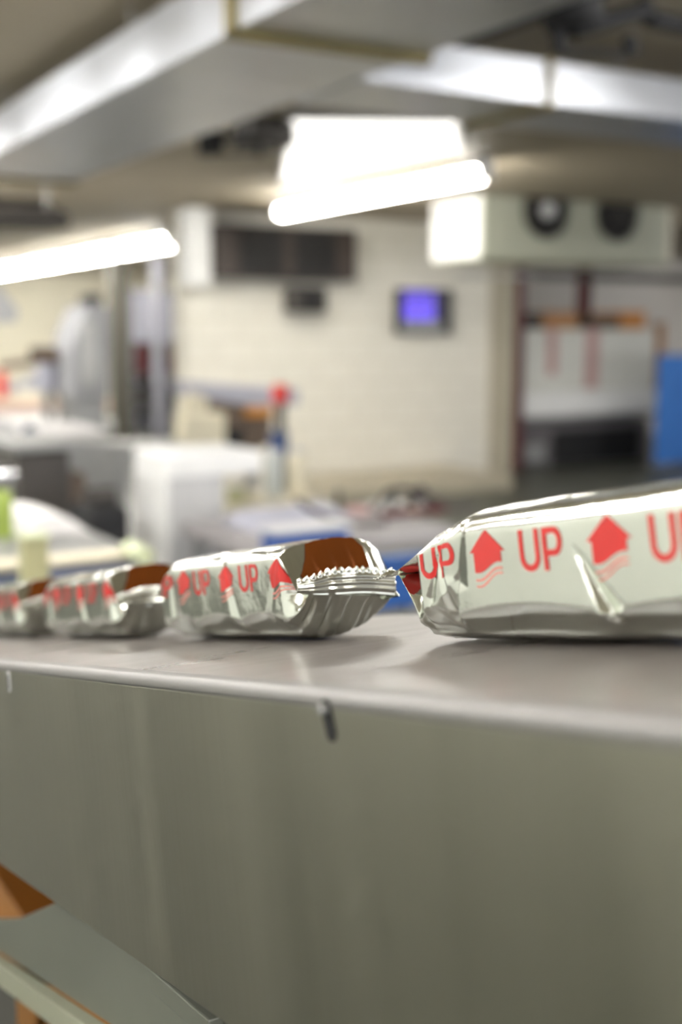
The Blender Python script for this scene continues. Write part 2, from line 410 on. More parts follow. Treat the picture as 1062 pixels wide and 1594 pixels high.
        zz = np.maximum(zz, 0.0)
        return np.stack([x, l, zz], -1)
def face_xz(z):
    x, zz, nx, nz, _ = SECT
    k = (x < 0.02) & (zz > 0.003) & (zz < 0.0555)
    o = np.argsort(zz[k]); return np.interp(z, zz[k][o], x[k][o]), np.interp(z, zz[k][o], nx[k][o]), np.interp(z, zz[k][o], nz[k][o])
SECT = section(400)
def on_face(bar, L, Z, off=0.00022):
    x, nx, nz = face_xz(Z); P = bar.deform(L, x, Z, nx, nz); P[..., 0] -= off; return P
def resample(pts, step=0.0004):
    P = np.array(pts, float); d = np.linalg.norm(np.diff(P, axis=0), axis=1); s = np.concatenate([[0], np.cumsum(d)])
    t = np.linspace(0, s[-1], max(2, int(s[-1] / step) + 1)); return np.stack([np.interp(t, s, P[:, 0]), np.interp(t, s, P[:, 1])], 1)
def stroke(bar, mb, pts, w, lc, zc, off=0.00022):
    P = resample(pts); T = np.gradient(P, axis=0); T /= np.linalg.norm(T, axis=1)[:, None]; N = np.stack([-T[:, 1], T[:, 0]], 1)
    k = np.linspace(-0.5, 0.5, 7)
    G = P[:, None, :] + N[:, None, :] * (k * w)[None, :, None]
    mb.grid(on_face(bar, lc - G[..., 0], zc + G[..., 1], off))
def letters(bar, mb, lc, zc, h=0.0157, sl=0.0):
    w = 0.0024; a = 0.0092; x0 = -0.0128; hz = h / 2 - w / 2
    r = a / 2
    arc = [(x0 + r - r * math.cos(t), -hz + r * 0.95 - r * 0.95 * math.sin(t)) for t in np.linspace(0, math.pi, 16)]
    U = [(x0, h / 2)] + arc + [(x0 + a, h / 2)]
    xp = x0 + a + 0.0045
    rp = h * 0.26; bx = 0.0052
    arcp = [(xp + bx + rp * 0.75 * math.sin(t), h / 2 - w / 2 - rp + rp * math.cos(t)) for t in np.linspace(0, math.pi, 16)]
    Pb = [(xp, h / 2 - w / 2)] + arcp + [(xp, h / 2 - w / 2 - 2 * rp)]
    f = lambda pts: [(x + sl * y, y) for x, y in pts]
    stroke(bar, mb, f(U), w, lc, zc); stroke(bar, mb, f([(xp, -h / 2), (xp, h / 2)]), w, lc, zc, 0.00024); stroke(bar, mb, f(Pb), w, lc, zc, 0.00026)
def arrow(bar, red, pink, lc, zt):
    hw, sw, hh, th = 0.0112, 0.0086, 0.0088, 0.0148
    wav = lambda x: 0.0011 * math.sin(x / sw * 2.6) + 0.0012 * x / sw
    def cols(xs, top, bot, mb):
        V = np.linspace(0, 1, 30); X = np.array(xs)[:, None] + 0 * V; A = np.array([top(x) for x in xs])[:, None]; B = np.array([bot(x) for x in xs])[:, None]
        mb.grid(on_face(bar, lc - X, zt + B + (A - B) * V))
    top = lambda x: -hh * abs(x) / hw
    cols(np.linspace(-hw, -sw, 8), top, lambda x: -hh, red); cols(np.linspace(sw, hw, 8), top, lambda x: -hh, red)
    cols(np.linspace(-sw, sw, 48), top, lambda x: -th + wav(x), red)
    for k in (1, 2):
        pts = [(x, -th - 0.0022 * k - 0.0004 + wav(x) * (1 + 0.15 * k)) for x in np.linspace(-sw, sw, 30)]
        stroke(bar, pink, pts, 0.0011 - 0.0002 * k, lc, zt)
def make_bar(bar, ups, arrows, label, origin_y, nl=330, nb=360, umb=0.0385):
    t = thing('foil_wrapped_bar', cw(-0.015, origin_y, 0.0003), label, 'wrapped bar', 'foil-wrapped bars on the conveyor', ROT)
    x, z, nx, nz, _ = section(nb)
    Ls = np.linspace(-bar.Tn, bar.Lb + bar.Tf, nl)
    Lg, Xg = np.meshgrid(Ls, x, indexing='ij'); Zg = np.meshgrid(Ls, z, indexing='ij')[1]
    NX = np.meshgrid(Ls, nx, indexing='ij')[1]; NZ = np.meshgrid(Ls, nz, indexing='ij')[1]
    P = bar.deform(Lg, Xg, Zg, NX, NZ)
    m = MB(); fs = [(i * nb + j, i * nb + (j + 1) % nb, (i + 1) * nb + (j + 1) % nb, (i + 1) * nb + j) for i in range(nl - 1) for j in range(nb)]
    m.add(P.reshape(-1, 3), fs, True)
    w = m.build('foil_wrapper', M['foil'], t)
    # near crimped seal, folded up against the end
    nxs = 190
    xs = np.linspace(-0.001, BW - 0.0125, nxs); hs = np.linspace(0, 1, 26)
    X, H = np.meshgrid(xs, hs, indexing='ij')
    hgt = 0.0132 - 0.0060 * np.clip(1 - X / 0.018, 0, 1)
    tooth = (np.abs(((X / 0.0042) % 1) - 0.5) * 2) * 0.0018
    base = -0.12 * X - 0.0006 * np.sin(X * 120)
    Zs = bar.zfn + base * (1 - H * 0.15) + H * (hgt + tooth * (H > 0.99) - 0.0009)
    rib = 0.00042 * np.cos(np.clip(H, 0, 0.84) * 2 * math.pi * 4.2)
    fold = 0.0016 * np.clip(1 - np.abs(X - 0.021) / 0.004, 0, 1) + 0.0009 * tri(X * 260 + 1)
    Yl = -bar.Tn - 0.0012 - 0.0025 * np.sin(np.clip(H * 2, 0, 1) * math.pi / 2) - rib - fold * (0.4 + 0.6 * H) + 0.0008 * np.clip(H - 0.85, 0, 1) * 6 * tri(X * 1500)
    m = MB(); m.grid(np.stack([X, Yl, Zs], -1))
    o = m.build('crimped_seal', M['foil'], t); so = o.modifiers.new('thickness', 'SOLIDIFY'); so.thickness = 0.0003
    # a short web joins the seal to the wrapper end
    V = np.linspace(0, 1, 6); X2, V2 = np.meshgrid(xs, V, indexing='ij')
    b0 = np.stack([X2, -bar.Tn + 0.0008 + 0 * V2, bar.zfn - 0.12 * X2], -1); b1 = np.stack([X[:, :1] + 0 * V2, Yl[:, :1] + 0 * V2, Zs[:, :1] + 0 * V2], -1)
    m = MB(); m.grid(b0 * (1 - V2[..., None]) + b1 * V2[..., None]); m.build('seal_web', M['foil'], o)
    # far crimped seal, sticking straight out and crumpled
    hs = np.linspace(0, 1, 24); X, H = np.meshgrid(xs, hs, indexing='ij')
    tooth = (np.abs(((X / 0.0042) % 1) - 0.5) * 2) * 0.0022
    Yl = bar.Lb + bar.Tf - 0.0005 + H * 0.011 + tooth * (H > 0.99)
    Zs = bar.zff + 0.0014 * H * tri(X * 420) + 0.00042 * np.cos(H * 2 * math.pi * 4) + 0.004 * H * np.clip(X / 0.02 - 0.2, 0, 1) * np.clip(1.6 - X / 0.02, 0, 1)
    m = MB(); m.grid(np.stack([X, Yl, Zs], -1)); o = m.build('crimped_seal', M['foil'], t)
    so = o.modifiers.new('thickness', 'SOLIDIFY'); so.thickness = 0.0003
    # brown coated patch on the sloping near end
    xs = np.linspace(0.007, 0.051, 70)
    lo = np.interp(xs, [0.007, 0.013, 0.020, 0.044, 0.051], [0.55, 0.74, 0.93, 0.93, 0.62])
    hi = np.interp(xs, [0.007, 0.013, 0.018, 0.042, 0.051], [0.50, 0.25, -0.10, -0.10, 0.10])
    V = np.linspace(0, 1, 40); Xp, Vp = np.meshgrid(xs, V, indexing='ij'); f = hi[:, None] + (lo - hi)[:, None] * Vp
    sx, sz, snx, snz, _ = SECT; k = (sz > 0.0495); oo = np.argsort(sx[k])
    zt = np.interp(Xp, sx[k][oo], sz[k][oo]); nxp = np.interp(Xp, sx[k][oo], snx[k][oo]); nzp = np.interp(Xp, sx[k][oo], snz[k][oo])
    Pp = bar.deform(-bar.Tn * f, Xp, zt, nxp, nzp); Pp[..., 1] -= 0.0003; Pp[..., 2] += 0.0002
    m = MB(); m.grid(Pp); o = m.build('brown_end_patch', M['copper'], t); o['label'] = 'brown patch on the end of the foil'
    for lc in ups:
        m = MB(); letters(bar, m, lc, umb - 0.002); m.build('printed_word', M['printred'], t)
    for lc in arrows:
        m = MB(); p = MB(); arrow(bar, m, p, lc, umb + 0.0078)
        o = m.build('printed_arrow', M['printred'], t); p.build('printed_wave', M['printpink'], o)
    return t
def fl(x, y, o):
    q = loc(at(0, FX, x, y)); return q[1] - o, q[2]
# bar 1, the nearest
O1 = -0.3774
cr = []
def crease(bar_o, p, q, w1, w2, dep):
    a = fl(*p, bar_o); b = fl(*q, bar_o); return (a[0], a[1], b[0], b[1], w1, w2, dep)
cr1 = [crease(O1, (898, 868), (942, 962), 0.010, 0.003, 0.0042), crease(O1, (716, 800), (706, 905), 0.010, 0.008, 0.0016),
       crease(O1, (708, 908), (702, 966), 0.005, 0.013, 0.0034), crease(O1, (682, 880), (700, 972), 0.004, 0.004, 0.0026),
       crease(O1, (690, 800), (668, 935), 0.003, 0.003, 0.0012)]
bar1 = Bar(0.170, 0.058, 0.020, 0.0315, 0.022, cr1, [fl(650, 970, O1)[0], fl(702, 972, O1)[0], fl(945, 968, O1)[0], 0.0], 3)
make_bar(bar1, [0.1874, 0.1194, 0.0514], [0.2190, 0.1539, 0.0854, 0.0174], 'nearest and largest foil-wrapped bar, red prints, right end out of frame', O1, 380, 380)
# bar 2
O2 = -0.0427
cr2 = [crease(O2, (345, 868), (371, 968), 0.003, 0.009, 0.0040), crease(O2, (262, 885), (272, 960), 0.012, 0.006, 0.0014), crease(O2, (428, 872), (420, 960), 0.006, 0.006, 0.0010)]
bar2 = Bar(0.155, 0.030, 0.018, 0.030, 0.0258, cr2, [0.0, fl(372, 975, O2)[0], 0.12, 0.165], 11, 0.003)
b2 = make_bar(bar2, [0.0367, 0.1027, 0.1655], [0.0027, 0.0687, 0.1327], 'foil-wrapped bar in the middle, crimped end and brown patch facing forward', O2, 330, 360)
def copy_tree(o, parent=None):
    c = o.copy(); COL.objects.link(c); c.parent = parent
    for ch in list(o.children): copy_tree(ch, c)
    return c
for oy, lb in ((0.2364, 'small blurred foil-wrapped bar, third one back along the conveyor'), (0.507, 'most distant foil-wrapped bar, cut by the left edge of the frame')):
    c = copy_tree(b2); c.location = cw(-0.015, oy, 0.0003); c['label'] = lb

# ------------------------------------------------------------------ under the conveyor, lower left
zpl = 1.13
poly = [at(2, zpl, x, y) for x, y in [(-60, 1470), (0, 1462), (100, 1402), (260, 1400), (380, 1590), (345, 1600), (190, 1600), (0, 1490), (-60, 1455)]]
YB = 0.62
def pl(x, y): return at(0, 0.20, x, y)
t = thing('support_bracket', pl(150, 1520), 'angled grey steel bracket under the conveyor, lower left of the frame', 'bracket')
A, B_, C_, D_ = pl(-40, 1475), pl(100, 1404), pl(120, 1340), pl(420, 1640)
part(MB().prism([pl(-60, 1432), pl(-60, 1448), pl(0, 1482), pl(180, 1600), pl(250, 1650), pl(400, 1650), pl(300, 1500), pl(110, 1395), pl(30, 1430)], (0.004, 0, 0)), 'bracket_web', M['plate'], t, 0.0005)
def sl2(p, q, w, d, out):
    P = pl(*p); Q = pl(*q); return MB().prism([P, Q, Q + np.array((0, 0, -w)), P + np.array((0, 0, -w))], (out, 0, 0))
part(sl2((-60, 1446), (240, 1642), 0.017, 0, -0.010), 'bracket_lip', M['olivesteel'], t, 0.001)
part(sl2((255, 1500), (350, 1580), 0.012, 0, -0.008), 'highlight_strip', M['plate'], t, 0.001)  # strip added to stand for a highlight on the bracket
t = thing('plastic_crate', (0.75, 1.3, 0), 'orange-brown plastic crate below the conveyor at lower left', 'crate')
m = MB().box((0.3, 1.15, 0.0), (1.1, 1.16, 0.95)).box((0.3, 1.75, 0.0), (1.1, 1.76, 0.95)).box((0.3, 1.15, 0), (0.31, 1.76, 0.95)).box((1.09, 1.15, 0), (1.1, 1.76, 0.95)).box((0.3, 1.15, 0), (1.1, 1.76, 0.02))
part(m, 'crate_body', M['orange'], t, 0.002)
part(MB().box((0.28, 1.13, 0.93), (1.12, 1.16, 0.97)).box((0.28, 1.75, 0.93), (1.12, 1.78, 0.97)).box((0.28, 1.13, 0.93), (0.31, 1.78, 0.97)).box((1.09, 1.13, 0.93), (1.12, 1.78, 0.97)), 'crate_rim', M['orange'], t, 0.003)
p = at(1, 0.95, 5, 1570)
t = thing('steel_stanchion', (p[0], 0.95, 0), 'dark grey-green steel leg at the bottom left corner', 'leg post')
part(MB().box((p[0] - 0.02, 0.95, 0.01), (p[0] + 0.012, 0.98, p[2] + 0.02)), 'leg_tube', M['post'], t, 0.003)
part(MB().box((p[0] - 0.04, 0.93, 0.0), (p[0] + 0.03, 1.0, 0.012)), 'foot_plate', M['post'], t, 0.002)

# ------------------------------------------------------------------ ventilation ducts
zb = 2.5
xl_, xr_ = at(2, zb, 220, 122)[0], at(2, zb, 330, 205)[0]
ye = at(2, zb, 0, 275)[1]
t = thing('ventilation_duct', ((xl_ + xr_) / 2, 4, zb), 'galvanised duct running back to the left under the ceiling', 'duct')
part(MB().box((xl_, 2.0, zb), (xr_, ye + 0.25, zb + 0.2)), 'duct_body', M['galv'], t, 0.004)
for (x, y) in ((350, 45), (20, 277)):
    yy = at(2, zb, x, y)[1]
    m = MB().box((xl_ - 0.025, yy - 0.02, zb - 0.025), (xr_ + 0.025, yy + 0.02, zb)).box((xl_ - 0.025, yy - 0.02, zb - 0.02), (xl_, yy + 0.02, zb + 0.22)).box((xr_, yy - 0.02, zb - 0.02), (xr_ + 0.025, yy + 0.02, zb + 0.22))
    part(m, 'duct_flange', M['flange'], t, 0.002)
for yy in (2.2, 4.4, 6.2):
    for xx in (xl_ + 0.05, xr_ - 0.05): part(MB().tube([(xx, yy, zb + 0.19), (xx, yy, CEIL - 0.001)], 0.006, 8), 'hanger_rod', M['greysteel'], t)
y2 = at(2, zb, 856, 162)[1]; x2 = xr_ + 0.03; yb = at(2, zb, 712, 190)[1]; xj = at(2, zb, 853, 162)[0]
t = thing('branch_duct', (x2 + 1.5, y2, zb), 'bright galvanised branch duct crossing the upper right', 'duct')
part(MB().box((x2, y2, zb), (xj, yb, zb + 0.165)), 'duct_body', M['galv'], t, 0.004)
part(MB().box((xj, y2, zb), (xj + 5, yb, zb + 0.165)), 'duct_body', M['galv'], t, 0.004)
part(MB().box((xj - 0.022, y2 - 0.012, zb - 0.02), (xj + 0.022, yb + 0.02, zb)).box((xj - 0.016, y2 - 0.012, zb), (xj + 0.016, y2, zb + 0.175)), 'duct_flange', M['flange'], t, 0.002)
for xx in (x2 + 0.4, xj + 0.6, xj + 2.4): part(MB().tube([(xx, (y2 + yb) / 2, zb + 0.16), (xx, (y2 + yb) / 2, CEIL - 0.001)], 0.006, 8), 'hanger_rod', M['greysteel'], t)

# black ceiling equipment at the upper right
Yq = 3.05
p = at(1, Yq, 880, 20)
t = thing('ceiling_spotlight', (p[0], Yq, CEIL), 'black spotlight and bracket hanging at the top right', 'spotlight')
m = MB()
c0 = at(1, Yq, 880, 0); c1 = at(1, Yq, 905, 45)
m.tube([c0 + (0, 0, 0.06), c0 + (0, 0, 0.05), (c0 + c1) / 2, c1 + (0, 0, 0.02), c1], [0.06, 0.10, 0.10, 0.085, 0.05], 20); part(m, 'lamp_body', M['black'], t)
part(MB().tube([at(1, Yq, 868, 40), at(1, Yq, 872, 82)], 0.024, 10).tube([at(1, Yq, 872, 82), at(1, Yq, 985, 84)], 0.010, 8).tube([at(1, Yq, 985, 84), at(1, Yq, 978, 55)], 0.024, 10), 'cable_bracket', M['black'], t)
part(MB().tube([at(1, Yq, 895, 45), at(1, Yq, 1010, 14)], 0.03, 12).tube([at(1, Yq, 1005, 0), at(1, Yq, 1000, 30)], 0.026, 12).tube([at(1, Yq, 1010, 28), at(1, Yq, 1120, 52)], 0.032, 12), 'swing_arm', M['black'], t)
part(MB().tube([(c0[0], Yq, c0[2]), (c0[0], Yq, CEIL - 0.001)], 0.02, 12), 'ceiling_stem', M['black'], t)
xk = at(2, CEIL - 0.05, 760, 44)
t = thing('ceiling_rail', (xk[0], xk[1], CEIL), 'dark rail fixed to the ceiling behind the bright duct', 'rail')
yk0 = at(2, CEIL - 0.05, 680, 74)[1]
part(MB().box((xk[0] - 0.05, 2.2, CEIL - 0.06), (xk[0] + 0.05, yk0 + 0.3, CEIL - 0.001)), 'rail_channel', M['dark'], t, 0.004)
part(MB().box((xk[0] - 0.02, 2.2, CEIL - 0.085), (xk[0] + 0.02, yk0 + 0.3, CEIL - 0.06)), 'rail_track', M['black'], t, 0.002)
# black unit on the ceiling left of the bright patch
Yp = at(2, CEIL, 395, 178)[1]
a = span(395, 182, 462, 225, Yp)
t = thing('ceiling_projector', ((a[0] + a[1]) / 2, Yp, CEIL), 'black ceiling-mounted unit left of the glowing ceiling patch', 'projector')
part(MB().box((a[0], Yp, a[2]), (a[1], Yp + 0.28, CEIL - 0.001)), 'unit_body', M['dark'], t, 0.02)
a2 = span(330, 205, 392, 238, Yp)
part(MB().box((a2[0], Yp + 0.02, a2[2]), (a2[0] + (a2[1] - a2[0]) * .35, Yp + 0.2, a2[3])).box((a2[0], Yp + 0.06, a2[3] - 0.035), (a[0] + 0.05, Yp + 0.12, a2[3])), 'side_arm', M['black'], t, 0.01)
part(MB().tube([at(1, Yp, 340, 240), at(1, Yp, 410, 236)], 0.008, 8).tube([at(1, Yp, 404, 225), at(1, Yp, 404, 243)], 0.02, 10), 'lower_arm', M['black'], t)
# dark cable tray left
Yt = 9.2
a = span(-40, 303, 108, 350, Yt)
t = thing('cable_tray', ((a[0] + a[1]) / 2, Yt, a[2]), 'dark cable tray hanging below the duct at the left edge', 'tray')
part(MB().box((a[0], Yt, a[2]), (a[1], Yt + 0.5, a[2] + 0.03)).box((a[0], Yt, a[2]), (a[1], Yt + 0.02, a[2] + 0.1)).box((a[0], Yt + 0.48, a[2]), (a[1], Yt + 0.5, a[2] + 0.1)), 'tray_channel', M['dark'], t)
m = MB()
for k in range(7):
    zz = a[2] + 0.06 + 0.05 * random.random() + 0.02 * k
    m.tube([(a[0] + 0.02, Yt + 0.05 + 0.06 * k, zz), ((a[0] + a[1]) / 2, Yt + 0.06 + 0.06 * k, zz - 0.03 + 0.05 * random.random()), (a[1] - 0.02, Yt + 0.05 + 0.06 * k, zz)], 0.03, 8)
part(m, 'cable_bundle', M['dark'], t)
for xx in (a[0] + 0.1, a[1] - 0.1): part(MB().tube([(xx, Yt + 0.25, a[2]), (xx, Yt + 0.25, CEIL - 0.001)], 0.01, 8), 'hanger_rod', M['greysteel'], t)

# ------------------------------------------------------------------ twin fan cooler
Yc = 8.6
a = span(750, 264, 1042, 404, Yc)
t = thing('cooler_unit', ((a[0] + a[1]) / 2, Yc, a[2]), 'pale green-grey ceiling cooler with two round black fans', 'cooler')
dc = 0.75
part(MB().box((a[0], Yc, a[2]), (a[1], Yc + dc, a[3])), 'cooler_casing', M['cooler'], t, 0.015)
part(MB().box((a[0] - 0.012, Yc + 0.02, a[2]), (a[0], Yc + dc, a[3])), 'painted_lit_end', M['white'], t, 0.003)  # casing end in white: the nearby tube's light put into the colour
part(MB().box((a[0] - 0.02, Yc - 0.02, a[2] - 0.03), (a[1] + 0.02, Yc + dc, a[2])), 'drip_tray', M['cooler'], t, 0.008)
part(MB().box((a[1] + 0.002, Yc + 0.05, a[2]), (a[1] + 0.1, Yc + dc, a[3] - 0.04)), 'pipe_cover', M['cream2'], t, 0.01)
for xx in (a[0] + 0.1, a[1] - 0.1):
    for yy in (Yc + 0.1, Yc + dc - 0.1): part(MB().tube([(xx, yy, a[3] - 0.01), (xx, yy, CEIL - 0.001)], 0.012, 8), 'hanger_rod', M['greysteel'], t)
for (fx, fy, hub) in ((847, 328, 'lightgrey'), (958, 334, 'dark')):
    c = at(1, Yc, fx, fy); r = 0.235
    f = MB(); f.tube([(c[0], Yc - 0.035, c[2]), (c[0], Yc + 0.0, c[2])], r, 36); fo = part(f, 'fan_opening', M['black'], t)
    g = MB()
    for rr in (0.245, 0.19, 0.13):
        g.tube([(c[0] + rr * math.cos(q), Yc - 0.045, c[2] + rr * math.sin(q)) for q in np.linspace(0, 2 * math.pi, 37)], 0.009 if rr > 0.24 else 0.004, 6)
    for q in range(8): g.tube([(c[0], Yc - 0.047, c[2]), (c[0] + 0.24 * math.cos(q * math.pi / 4), Yc - 0.047, c[2] + 0.24 * math.sin(q * math.pi / 4))], 0.004, 6)
    go = g.build('fan_grille', M['dark'], t, org=tuple(t.location))
    h = MB().tube([(c[0], Yc - 0.08, c[2]), (c[0], Yc - 0.04, c[2])], 0.075 if hub == 'lightgrey' else 0.05, 24); h.build('fan_hub', M[hub], t, org=tuple(t.location))

# ------------------------------------------------------------------ things on the back wall
a = span(337, 352, 556, 434, WY - 0.3)
t = thing('wall_ventilator', ((a[0] + a[1]) / 2, WY - 0.3, a[2]), 'long dark brown ventilation unit high on the cream wall', 'ventilator')
part(MB().box((a[0], WY - 0.29, a[2]), (a[1], WY - 0.001, a[3])), 'unit_casing', mat('ventilator_brown', (64, 55, 50), 0.6), t, 0.01)
for s0, s1 in ((0.16, 0.46), (0.54, 0.84)):
    x0 = a[0] + (a[1] - a[0]) * s0; x1 = a[0] + (a[1] - a[0]) * s1
    part(MB().box((x0, WY - 0.30, a[2] + 0.03), (x1, WY - 0.29, a[3] - 0.04)), 'grille_backing', M['black'], t)
    m = MB()
    for k in range(8):
        zz = a[2] + 0.05 + k * (a[3] - a[2] - 0.12) / 7; m.box((x0, WY - 0.315, zz), (x1, WY - 0.30, zz + 0.012))
    part(m, 'grille_slats', M['dark'], t)
a = span(457, 446, 510, 486, WY - 0.3)
t = thing('wall_camera', ((a[0] + a[1]) / 2, WY - 0.3, a[2]), 'small dark box hanging below the brown ventilation unit', 'wall device')
part(MB().box((a[0], WY - 0.3, a[2]), (a[1], WY - 0.08, a[3])), 'device_body', M['dark'], t, 0.02)
part(MB().box((a[0] + 0.1, WY - 0.32, a[2] + 0.05), (a[1] - 0.08, WY - 0.3, a[3] - 0.06)), 'device_screen', M['black'], t, 0.005)
part(MB().box(((a[0] + a[1]) / 2 - 0.03, WY - 0.1, (a[2] + a[3]) / 2 - 0.03), ((a[0] + a[1]) / 2 + 0.03, WY - 0.001, (a[2] + a[3]) / 2 + 0.03)), 'wall_mount', M['dark'], t)
a = span(624, 450, 704, 520, WY - 0.14)
t = thing('wall_display', ((a[0] + a[1]) / 2, WY - 0.14, a[2]), 'black wall display showing violet glowing digits', 'display')
part(MB().box((a[0], WY - 0.139, a[2]), (a[1], WY - 0.001, a[3])), 'display_case', M['black'], t, 0.01)
w_ = a[1] - a[0]; h_ = a[3] - a[2]
xs1 = a[0] + w_ * 0.80
part(MB().box((a[0] + 0.01, WY - 0.146, a[2] + 0.01), (xs1, WY - 0.139, a[2] + h_ * 0.30)), 'lower_plate', M['greysteel'], t, 0.003)
part(MB().box((a[0] + 0.01, WY - 0.143, a[2] + h_ * .31), (xs1, WY - 0.139, a[3] - 0.02)), 'display_window', mat('display_window', (70, 62, 110), 0.2), t)
def digit(m, x, z, w, h, segs, th, Y):
    S = {'a': ((0, h), (w, h)), 'b': ((w, h), (w, h / 2)), 'c': ((w, h / 2), (w, 0)), 'd': ((0, 0), (w, 0)), 'e': ((0, 0), (0, h / 2)), 'f': ((0, h / 2), (0, h)), 'g': ((0, h / 2), (w, h / 2))}
    for s_ in segs:
        (p0, p1) = S[s_]; m.box((x + min(p0[0], p1[0]) - th / 2, Y, z + min(p0[1], p1[1]) - th / 2), (x + max(p0[0], p1[0]) + th / 2, Y + 0.004, z + max(p0[1], p1[1]) + th / 2))
for row, (zz, segs) in enumerate(((a[2] + h_ * 0.36, 'abcdefg'), (a[2] + h_ * 0.68, 'abcdef'))):
    for k in range(4):
        m = MB(); digit(m, a[0] + 0.055 + k * 0.098, zz, 0.062, h_ * 0.24, segs, 0.026 if row == 0 else 0.018, WY - 0.149)
        part(m, 'glowing_digit', M['purple'], t)
m = MB()
zc = at(1, WY - 0.03, 700, 427)[2]
m.tube([(xa + 3.2, WY - 0.03, zc), (xc + 0.25, WY - 0.03, zc)], 0.02, 10)
t = tag(m.build('wall_conduit', M['lightgrey'], org=(xa + 3.2, WY - 0.03, zc)), 'thin pale conduit running along the top of the cream wall', 'conduit')
a = span(292, 342, 330, 445, WY - 0.25)
t = thing('white_corner_box', ((a[0] + a[1]) / 2, WY - 0.25, a[2]), 'bright white box at the top left corner of the cream wall', 'cover')
part(MB().box((a[0], WY - 0.25, a[2]), (a[1], WY - 0.001, CEIL - 0.002)), 'corner_box', M['white'], t, 0.02)  # plain white box over the bright wall corner

# ------------------------------------------------------------------ store area at the right: rack, tanks, boxes
YR = 11.1
t = thing('storage_rack', (at(1, YR, 900, 600)[0], YR, 0), 'maroon steel storage rack beyond the opening at the right', 'rack')
for (p0, p1, yt, yb_) in ((799, 816, 412, 0), (903, 922, 405, 0), (1090, 1108, 405, 0)):
    x0, x1 = at(1, YR, p0, 560)[0], at(1, YR, p1, 560)[0]; zt = at(1, YR, p0, yt)[2]
    if p0 == 903: x0, x1 = at(1, YR + .95, p0, 460)[0], at(1, YR + .95, p1, 460)[0]; part(MB().box((x0, YR + 0.95, 0), (x1, YR + 1.03, zt)), 'rack_upright', M['maroon'], t, 0.004); continue
    part(MB().box((x0, YR, 0), (x1, YR + 0.1, zt)), 'rack_upright', M['maroon'], t, 0.004)
x0, x1 = at(1, YR, 799, 560)[0], at(1, YR, 1108, 560)[0]
zbm = at(1, YR, 930, 432)[2]
part(MB().box((x0, YR, zbm - 0.04), (x1, YR + 0.05, zbm + 0.05)), 'rack_beam', M['dark'], t, 0.004)
zsh = at(1, YR, 900, 648)[2]
part(MB().box((x0, YR + 0.1, zsh - 0.05), (x1, YR + 0.93, zsh)), 'rack_shelf', M['greysteel'], t, 0.004)
xm0 = at(1, YR, 904, 460)[0]; xm1 = at(1, YR, 921, 460)[0]
a = span(813, 512, 1026, 640, YR + 0.12)
t = thing('white_tank', ((a[0] + a[1]) / 2, YR + 0.2, zsh), 'large white plastic tank standing on the rack shelf', 'tank')
part(MB().box((a[0], YR + 0.12, zsh), (a[1], YR + 0.85, zsh + 0.30)), 'tank_base', M['white'], t, 0.03)
part(MB().box((a[0] + 0.02, YR + 0.16, zsh + 0.30), (a[1] - 0.02, YR + 0.85, a[3])), 'tank_body', mat('tank_plastic', (214, 214, 206), 0.4, 0, 0.04), t, 0.04)
xs0, xs1 = at(1, YR + .16, 912, 560)[0], at(1, YR + .16, 930, 560)[0]
part(MB().box((xs0, YR + 0.145, zsh + 0.33), (xs1, YR + 0.16, a[3] + 0.01)), 'pink_strip', M['pink'], t)  # pink strip down the tank front
xs0, xs1 = at(1, YR + .16, 852, 560)[0], at(1, YR + .16, 866, 560)[0]
part(MB().box((xs0, YR + 0.145, zsh + 0.5), (xs1, YR + 0.16, a[3] + 0.01)), 'pink_strip', M['pink'], t)
ztk = a[3] + 0.003
def carton(px0, px1, y0, label, m, Y=YR + 0.2, z=None, flap=0.02):
    z = ztk if z is None else z; x0, x1 = at(1, Y, px0, 500)[0], at(1, Y, px1, 500)[0]; zt = at(1, Y, (px0 + px1) / 2, y0)[2]
    t = thing('carton', ((x0 + x1) / 2, Y, z), label, 'box', 'cartons on the white tank')
    part(MB().box((x0, Y, z), (x1, Y + 0.5, max(zt, z + 0.06))), 'carton_body', m, t, 0.006)
    part(MB().box((x0 - 0.01, Y - 0.01, max(zt, z + 0.06)), (x1 + 0.01, Y + 0.51, max(zt, z + 0.06) + 0.015)), 'carton_lid', m, t, 0.003)
carton(816, 843, 489, 'dark carton at the left on top of the white tank', M['dark'])
carton(846, 900, 487, 'tan carton left of the maroon upright on the tank', M['board'])
carton(924, 965, 492, 'brown carton right of the maroon upright on the tank', M['brown'])
carton(967, 1005, 487, 'orange-tan carton at the right end of the tank top', mat('orange_card', (200, 138, 76), 0.8))
# dark machine below the shelf
a = span(812, 660, 1012, 790, YR + 0.12)
t = thing('dark_cabinet', ((a[0] + a[1]) / 2, YR + 0.2, 0), 'dark grey cabinet with black front under the rack shelf', 'cabinet')
part(MB().box((a[0], YR + 0.16, 0.0), (a[1], YR + 0.9, zsh - 0.08)), 'cabinet_body', mat('cabinet_grey', (96, 92, 94), 0.5), t, 0.01)
b_ = span(862, 668, 996, 790, YR + 0.12)
part(MB().box((b_[0], YR + 0.13, 0.02), (b_[1], YR + 0.16, b_[3])), 'black_front', M['black'], t, 0.01)
b_ = span(818, 692, 850, 720, YR + 0.12); part(MB().box((b_[0], YR + 0.12, b_[2]), (b_[1], YR + 0.16, b_[3])), 'name_plate', M['greysteel'], t, 0.01)
b_ = span(826, 734, 842, 752, YR + 0.12); part(MB().box((b_[0], YR + 0.12, b_[2]), (b_[1], YR + 0.16, b_[3])), 'switch', M['black'], t, 0.01)
a = span(1024, 552, 1130, 800, YR - 0.75)
t = thing('partition_screen', ((a[0] + a[1]) / 2, YR - 0.75, 0), 'tall plain blue panel at the right edge of the frame', 'panel')
